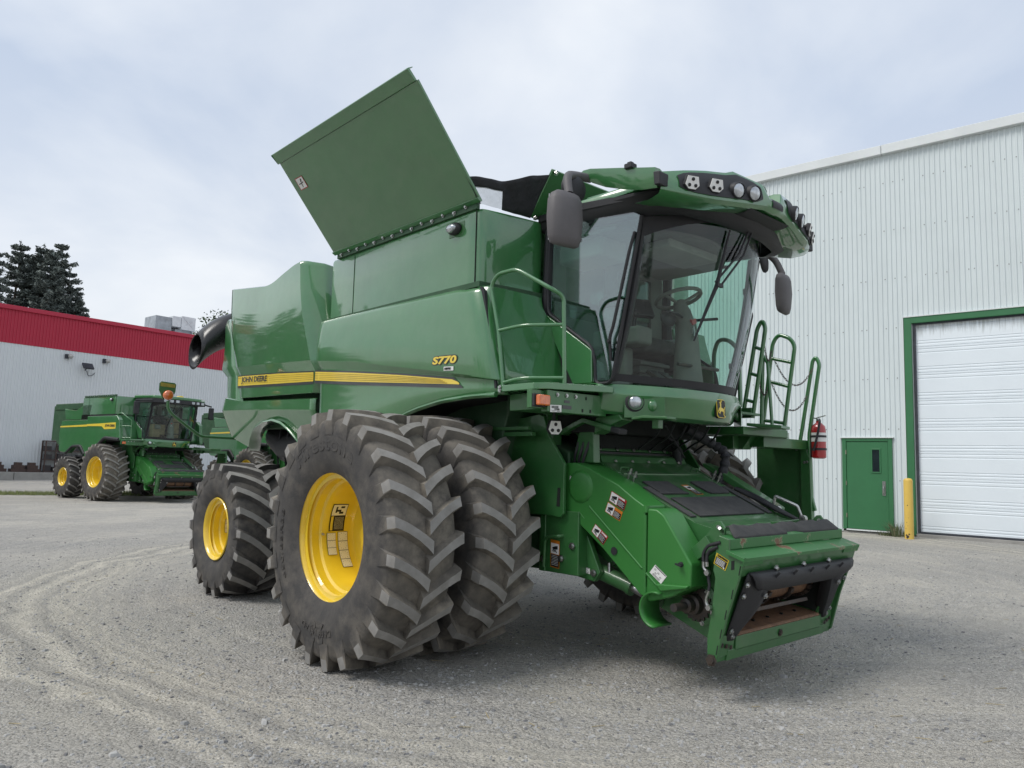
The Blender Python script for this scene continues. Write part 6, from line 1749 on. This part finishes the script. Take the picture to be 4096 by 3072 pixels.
t.links.new(ad.outputs[0], rp_.inputs[0]); t.links.new(rp_.outputs[0], p.inputs['Base Color'])
secs = [c for c in wb_.children if c.name.startswith('door_section')]
m2 = secm.copy(); m2.materials.clear(); m2.materials.append(STAIN); secs[-1].data = m2

# yellow bollard
bp = WN * 18.35 + WW * 4.07; bz = ground_full(bp.x, bp.y)
mb = MB(); mb.lathe([(.092, -.3), (.092, 1.24), (.088, 1.27), (.07, 1.295), (.03, 1.305), (0, 1.306)], (0, 0, 0), (0, 0, 1), 24)
bo = mb.build('bollard', mat('bollard_yellow', (.72, .50, .10), .45, noise=(5.5, .35, (.66, .44, .09)), bump=(8, .1, .02)), smooth=50); bo.location = (bp.x, bp.y, .315)
tag(bo, 'yellow steel bollard standing beside the green overhead door frame', 'bollard')
mb = MB()
for (a, z, r) in ((3.6, .08, .02), (3.9, .05, .03), (4.2, .10, .018), (3.75, .35, .008), (4.0, .72, .012), (4.15, .45, .006), (3.5, .22, .008), (3.95, .28, .007), (3.8, .03, .025)):
    c = V(math.cos(a) * .0925, math.sin(a) * .0925, z); mb.lathe([(r, 0), (r * .8, .0015)], c, (math.cos(a), math.sin(a), 0), 7)
mb.build('paint_chip', DSTEEL, bo, smooth=0)

# weed by the door
def weed(loc, n, hgt, spread, name, label, cols, group=None):
    mb = MB(); r = random.Random(int(loc[0] * 100) % 997)
    for i in range(n):
        a = r.random() * 6.28; d_ = spread * math.sqrt(r.random()); b = V(d_ * math.cos(a), d_ * math.sin(a), -.02)
        ln_ = V(math.cos(a) * r.uniform(.1, .5), math.sin(a) * r.uniform(.1, .5), 1).normalized(); H = hgt * r.uniform(.5, 1.0); w_ = r.uniform(.004, .010)
        sd = V(-math.sin(a), math.cos(a), 0) * w_
        p1, p2 = b + ln_ * H * .6, b + ln_ * H + V(math.cos(a), math.sin(a), -.1) * H * .25
        mb.cur = r.choice((0, 0, 1)); mb.add([b - sd, b + sd, p1 + sd * .8, p1 - sd * .8, p2], [(0, 1, 2, 3), (3, 2, 4)])
    o = mb.build(name, cols, smooth=0); o.location = loc; tag(o, label, 'weed', group)
    return o
LEAF1 = mat('weed_green', (.085, .13, .05), .8, noise=(8, .5, (.14, .15, .08))); LEAF2 = mat('weed_dry', (.24, .21, .13), .9, noise=(8, .5))
for al, ds, h_, lab in ((4.38, 18.75, .42, 'tuft of thin green weeds between the walk door and the bollard'), (4.62, 18.80, .16, 'low weeds at the foot of the walk door frame')):
    q = WN * ds + WW * al
    weed((q.x, q.y, ground_full(q.x, q.y)), 120, h_, .22, 'weed_tuft', lab, [LEAF1, LEAF2])

# ------------------------------------------------------------------ building with the red band
rb = empty('red_band_building', tuple(WW * 44.0), (0, 0, math.atan2(.7638495, .64539441)))
tag(rb, 'long pale ribbed building with a wide dark red band under its roof edge', 'building')
RSTEEL = mat('red_ribbed_steel', (.46, .020, .055), rough=.5, noise=(.5, .4, (.40, .018, .048)))
PSTEEL = mat('pale_ribbed_steel', (.68, .71, .73), rough=.55, noise=(.45, .6, (.61, .64, .66)))
lw = ribbed(6, .58, 7.05, .15, .035, 'wall_sheet', PSTEEL); uw = ribbed(6, 7.05, 8.78, .15, .035, 'band_sheet', RSTEEL)
for k in range(40):
    o = link('wall_sheet', lw, rb); o.location.x = 1 + .9 * k
    o = link('band_sheet', uw, rb); o.location = (1 + .9 * k, -.02, 0)
mb = MB(); mb.box((.9, -.16, 8.76), (37.1, .3, 8.98)); mb.build('roof_edge', RSTEEL, rb, bevel=.02)
mb = MB(); mb.prism([(.9, .3, 8.9), (37.1, .3, 8.9), (37.1, 22, 9.3), (.9, 22, 9.3)], (0, 0, .05)); mb.box((36.9, .1, 0), (37, 22, 8.9)); mb.box((1, .3, .5), (36.9, .35, 8.9)); mb.build('roof_slab', PSTEEL, rb, smooth=0)
mb = MB()
for k in range(9): mb.box((.9 + 4.02 * k, -.05 - 1.2, -.4), (.9 + 4.02 * k + 4.0, .3, .585))
mb.build('concrete_ledge', CONC, rb, bevel=.02)
BROWN = mat('brown_steel', (.045, .028, .026), .6, noise=(9, .5, (.08, .045, .035)))
def place_r(o, x, dist, z):
    q = WW * dist + V(.64539441, .7638495, 0) * x; o.location = (q.x, q.y, z); o.rotation_euler = (0, 0, math.atan2(.7638495, .64539441))
rk = empty('storage_rack'); place_r(rk, 14.45, 43.4, .585)
tag(rk, 'brown steel storage rack holding dark blocks against the pale wall', 'rack')
for x, y in ((0, 0), (.5, 0), (2.2, 0), (0, .5), (2.2, .5)):
    mb = MB(); mb.box((x - .03, y - .03, 0), (x + .03, y + .03, 1.62)); mb.build('post', BROWN, rk, bevel=.004)
for z in (.02, .62, 1.08, 1.58):
    mb = MB(); mb.box((-.03, -.035, z), (2.23, .535, z + .05)); mb.build('shelf', BROWN, rk, bevel=.004)
mb = MB(); mb.lathe([(.09, -.02), (.09, .02)], (.5, 0, 1.74), (0, 1, 0), 14); mb.build('lifting_eye', BROWN, rk, smooth=40)
IRON = mat('black_iron', (.03, .03, .033), .6, noise=(9, .4, (.05, .04, .04)))
ib = MB(); ib.box((-.13, -.15, 0), (.13, .15, .22)); ibm = ib.mesh('iron_block', IRON, smooth=0)
for i, (x, z) in enumerate(((.15, 1.13), (.72, 1.13), (1.1, 1.13), (1.5, 1.13), (.2, .67), (.75, .67), (1.2, .67), (1.7, .67), (.2, .07), (.55, .07), (.95, .07), (1.4, .07), (1.8, .07))):
    o = link('iron_block', ibm); o.scale = (1.1, 1, 1.0 + .5 * ((i * 7) % 3) / 3); place_r(o, 14.45 + x, 43.62, .585 + z)
    tag(o, 'black iron block lying on the brown storage rack', 'iron block', 'iron blocks on the rack')
for x, lab in ((12.35, 'dark stack of timber pieces wholly by itself on the ledge'), (13.25, 'stepped pile of brown blocks on the ledge nearest the rack'), (13.85, 'rusty brown block pile right beside the storage rack')):
    o = MB(); o.box((-.35, -.25, 0), (.35, .25, .16)); o.box((-.24, -.2, .16), (.24, .2, .34)); o.box((-.16, -.15, .34), (.14, .15, .48)); o = o.build('block_pile', BROWN, smooth=0); place_r(o, x, 43.3, .585); tag(o, lab, 'block pile')
for x, z, lab in ((15.2, 6.72, 'round grey wall lamp above the storage rack side of the pale wall'), (17.1, 6.72, 'round grey wall lamp on the cab side of the floodlight')):
    mb = MB(); mb.box((-.12, -.12, -.12), (.04, 0, .12)); o = mb.build('wall_lamp', SEALM, smooth=0, bevel=.01); place_r(o, x, 43.94, z); tag(o, lab, 'wall lamp')
    mb = MB(); mb.ball((.12, -.16, .02), .13, 14); mb.build('lamp_globe', mat('frosted_globe', (.62, .62, .60), .25, noise=(5, .2)), o, smooth=60)
mb = MB(); mb.obox((0, -.35, .08), (.26, 0, 0), (0, .16, .14), (0, .03, -.035)); mb.tube([(0, -.25, 0), (0, 0, -.12)], .03, 8); o = mb.build('flood_light', SEALM, smooth=0, bevel=.01); place_r(o, 16.15, 43.95, 6.22); tag(o, 'black square floodlight on a bracket between two round wall lamps', 'floodlight')
mb = MB(); mb.tube(fillet([(.05, -.1, -.15), (.15, -.06, -.42), (.35, -.04, -.38), (.5, -.04, -.2)], .1, 4), .018, 6); mb.build('cable', SEALM, o, smooth=60)
hv = empty('rooftop_air_unit'); place_r(hv, 20.6, 46.0, 8.9); tag(hv, 'pale metal air handling unit standing on the red edged roof', 'air handler')
GALV = mat('pale_galvanised', (.62, .64, .66), .4, metal=.25, noise=(2.5, .6, (.48, .50, .52)), bump=(3, .3, .03))
mb = MB(); mb.box((0, 0, .42), (1.0, 1.5, 1.28)); mb.build('intake_box', mat('grey_cabinet', (.36, .39, .42), .5, noise=(3, .4)), hv, bevel=.02)
mb = MB(); mb.box((1.0, -.1, .75), (1.55, 1.6, 1.40)); mb.box((1.55, -.15, .62), (2.45, 1.65, 1.48)); mb.build('fan_box', GALV, hv, bevel=.03)
mb = MB(); mb.tube([(1.57, -.16, .65), (2.43, -.16, 1.45)], .025, 6); mb.tube([(1.57, -.16, 1.45), (2.43, -.16, .65)], .025, 6); mb.build('cross_brace', GALV, hv, smooth=50)
mb = MB(); mb.box((1.3, .1, .0), (2.35, 1.5, .62)); mb.box((2.3, .0, 0), (2.36, .06, .6)); mb.box((.1, .2, 0), (.9, 1.3, .42)); mb.build('roof_curb', mat('grey_cabinet', (.36, .39, .42)), hv, bevel=.01)

# ------------------------------------------------------------------ vegetation
GRASS = mat('yard_grass', (.17, .225, .07), .85, noise=(3, .6, (.27, .27, .12)))
mb = MB(); r = random.Random(5)
for i in range(16000):
    u = r.random(); e, n = lerp(-27, -8.5, u), lerp(29.5, 35.5, u) + r.uniform(-1.0, 1.0) - 2.0
    z = ground_full(e, n); a = r.random() * 6.28; h_ = r.uniform(.05, .17); w_ = .012
    mb.add([(e - w_ * math.cos(a), n - w_ * math.sin(a), z - .01), (e + w_ * math.cos(a), n + w_ * math.sin(a), z - .01), (e + r.uniform(-.05, .05), n + r.uniform(-.05, .05), z + h_)], [(0, 1, 2)])
tag(mb.build('grass_strip', GRASS, smooth=0), 'strip of short green grass growing along the far edge of the gravel', 'grass', kind='stuff')
def leafcloud(mb, c, rx, rz, n, size, r, mats=3):
    for i in range(n):
        while True:
            x, y, z = r.uniform(-1, 1), r.uniform(-1, 1), r.uniform(-1, 1)
            q = x * x + y * y + z * z
            if q < 1: break
        k = .55 + .45 * math.sqrt(q)
        p = V(c[0] + x * rx * k, c[1] + y * rx * k, c[2] + z * rz * k)
        u = V(r.uniform(-1, 1), r.uniform(-1, 1), r.uniform(-.6, .6)).normalized(); w_ = u.cross(V(r.uniform(-1, 1), r.uniform(-1, 1), 1)).normalized()
        s = size * r.uniform(.6, 1.3); mb.cur = r.randrange(mats)
        mb.add([p - u * s, p + w_ * s * .45, p + u * s, p - w_ * s * .45], [(0, 1, 2, 3)])
PINE = [mat('hazed_needles', (.17, .20, .185), .85, noise=(2, .4)), mat('hazed_needles_light', (.21, .24, .21), .85, noise=(2, .4)), mat('hazed_needles_dark', (.12, .145, .14), .85, noise=(2, .4))]  # needle colours paled and greyed: distance haze painted into them
DECI = [mat('leaf_green', (.10, .15, .075), .8, noise=(2, .4)), mat('leaf_light', (.14, .19, .09), .8, noise=(2, .4)), mat('leaf_dark', (.065, .10, .055), .8, noise=(2, .4))]
BARK = mat('bark', (.08, .065, .05), .95, noise=(6, .6, (.045, .035, .028)), bump=(14, .6, .04))
def pine_meshes(seed, H):
    r = random.Random(seed); mb = MB(); tk = MB()
    tk.tube([(0, 0, 0), (.08, .02, H * .4), (0, .05, H * .75), (.02, 0, H * .98)], [.24, .18, .09, .02], 8)
    z = H * .12
    while z < H * .985:
        f = (z / H)
        R_ = (H * .20) * (1 - f) ** .75 * r.uniform(.7, 1.25) + .18
        nb = r.randint(4, 6); a0 = r.random() * 6.28
        for k in range(nb):
            a = a0 + 6.28 * k / nb + r.uniform(-.35, .35); L = R_ * r.uniform(.65, 1.15); rise = L * r.uniform(.10, .42)
            tip = V(math.cos(a) * L, math.sin(a) * L, z + rise)
            tk.tube([(0, 0, z), tuple(V(0, 0, z).lerp(tip, .9))], [.03 + .03 * (1 - f), .008], 4, caps=False)
            for q in range(5):
                t_ = .28 + .72 * q / 4; c = V(0, 0, z).lerp(tip, t_)
                leafcloud(mb, (c.x, c.y, c.z + .05), .20 + .24 * L * .32, .16 + .05 * L, int(20 + 10 * L * .4), .15, r)
        z += H * r.uniform(.028, .045)
    leafcloud(mb, (0, 0, H * .98), .12, .5, 24, .12, r)
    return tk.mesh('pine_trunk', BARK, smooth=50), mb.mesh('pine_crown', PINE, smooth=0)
def deci_meshes(seed, H):
    r = random.Random(seed); mb = MB(); tk = MB()
    tk.tube([(0, 0, 0), (.1, 0, H * .3), (0, .1, H * .6), (.05, .05, H * .9)], [.22, .16, .10, .03], 8)
    for k in range(30):
        z = H * r.uniform(.28, .98); a = r.random() * 6.28; L = H * .24 * math.sin(min(1, (1.05 - z / H) / .55) * 1.5) * r.uniform(.5, 1.1) + .15
        c = V(math.cos(a) * L, math.sin(a) * L, z)
        tk.tube([(0, 0, z * .82), tuple(c)], [.05, .012], 4, caps=False)
        leafcloud(mb, c, H * .075, H * .07, 95, .13, r)
    return tk.mesh('tree_trunk', BARK, smooth=50), mb.mesh('tree_crown', DECI, smooth=0)
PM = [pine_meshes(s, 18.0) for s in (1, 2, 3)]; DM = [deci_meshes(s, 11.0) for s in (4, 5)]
def tree(kind, k, e, n, sc, rot, label, group=None, z=None):
    tk, cr = (PM if kind == 'pine' else DM)[k]
    o = link('pine_tree' if kind == 'pine' else 'leafy_tree', tk); c = link('crown', cr, o)
    o.location = (e, n, ground_full(e, n) - .1 if z is None else z); o.scale = (sc, sc, sc); o.rotation_euler = (0, 0, rot)
    tag(o, label, 'tree', group); return o
def at_px(x, dist):
    """ground position under an image column at a distance ahead of the camera"""
    return ((x - 512) / 755.8 * dist, dist)
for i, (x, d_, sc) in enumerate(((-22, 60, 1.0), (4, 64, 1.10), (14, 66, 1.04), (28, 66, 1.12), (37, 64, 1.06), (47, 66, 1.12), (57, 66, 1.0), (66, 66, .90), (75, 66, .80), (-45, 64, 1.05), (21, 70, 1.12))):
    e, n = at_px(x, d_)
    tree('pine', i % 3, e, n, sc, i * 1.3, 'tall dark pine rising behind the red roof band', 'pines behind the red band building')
for i, (x, d_, sc) in enumerate(((170, 74, 1.36), (181, 76, 1.30), (195, 76, 1.32), (206, 75, 1.36), (216, 76, 1.48), (226, 76, 1.42), (236, 76, 1.40), (250, 78, 1.40))):
    e, n = at_px(x, d_)
    tree('leafy', i % 2, e, n, sc, i * 1.9, 'leafy green tree behind the rooftop air unit', 'leafy trees behind the air unit')
# the wood on the far side of the yard, left of and behind the viewer
k = 0
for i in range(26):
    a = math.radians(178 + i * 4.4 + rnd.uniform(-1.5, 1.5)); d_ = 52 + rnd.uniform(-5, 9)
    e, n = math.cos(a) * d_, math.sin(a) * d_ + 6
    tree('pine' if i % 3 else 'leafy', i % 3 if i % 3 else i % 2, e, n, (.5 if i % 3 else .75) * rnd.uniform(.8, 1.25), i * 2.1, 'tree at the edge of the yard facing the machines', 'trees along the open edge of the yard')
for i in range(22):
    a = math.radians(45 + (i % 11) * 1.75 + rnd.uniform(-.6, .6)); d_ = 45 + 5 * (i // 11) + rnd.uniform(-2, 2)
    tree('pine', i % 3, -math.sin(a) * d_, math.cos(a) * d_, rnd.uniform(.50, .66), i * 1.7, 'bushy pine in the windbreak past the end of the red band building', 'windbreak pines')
# shrub seen below the parked combine
mb = MB(); leafcloud(mb, (0, 0, .35), .8, .45, 500, .09, random.Random(8)); o = mb.build('shrub', DECI, smooth=0); o.location = (-10.9, 31.0, ground_full(-10.9, 31)); tag(o, 'low leafy shrub showing beneath the parked combine', 'shrub')
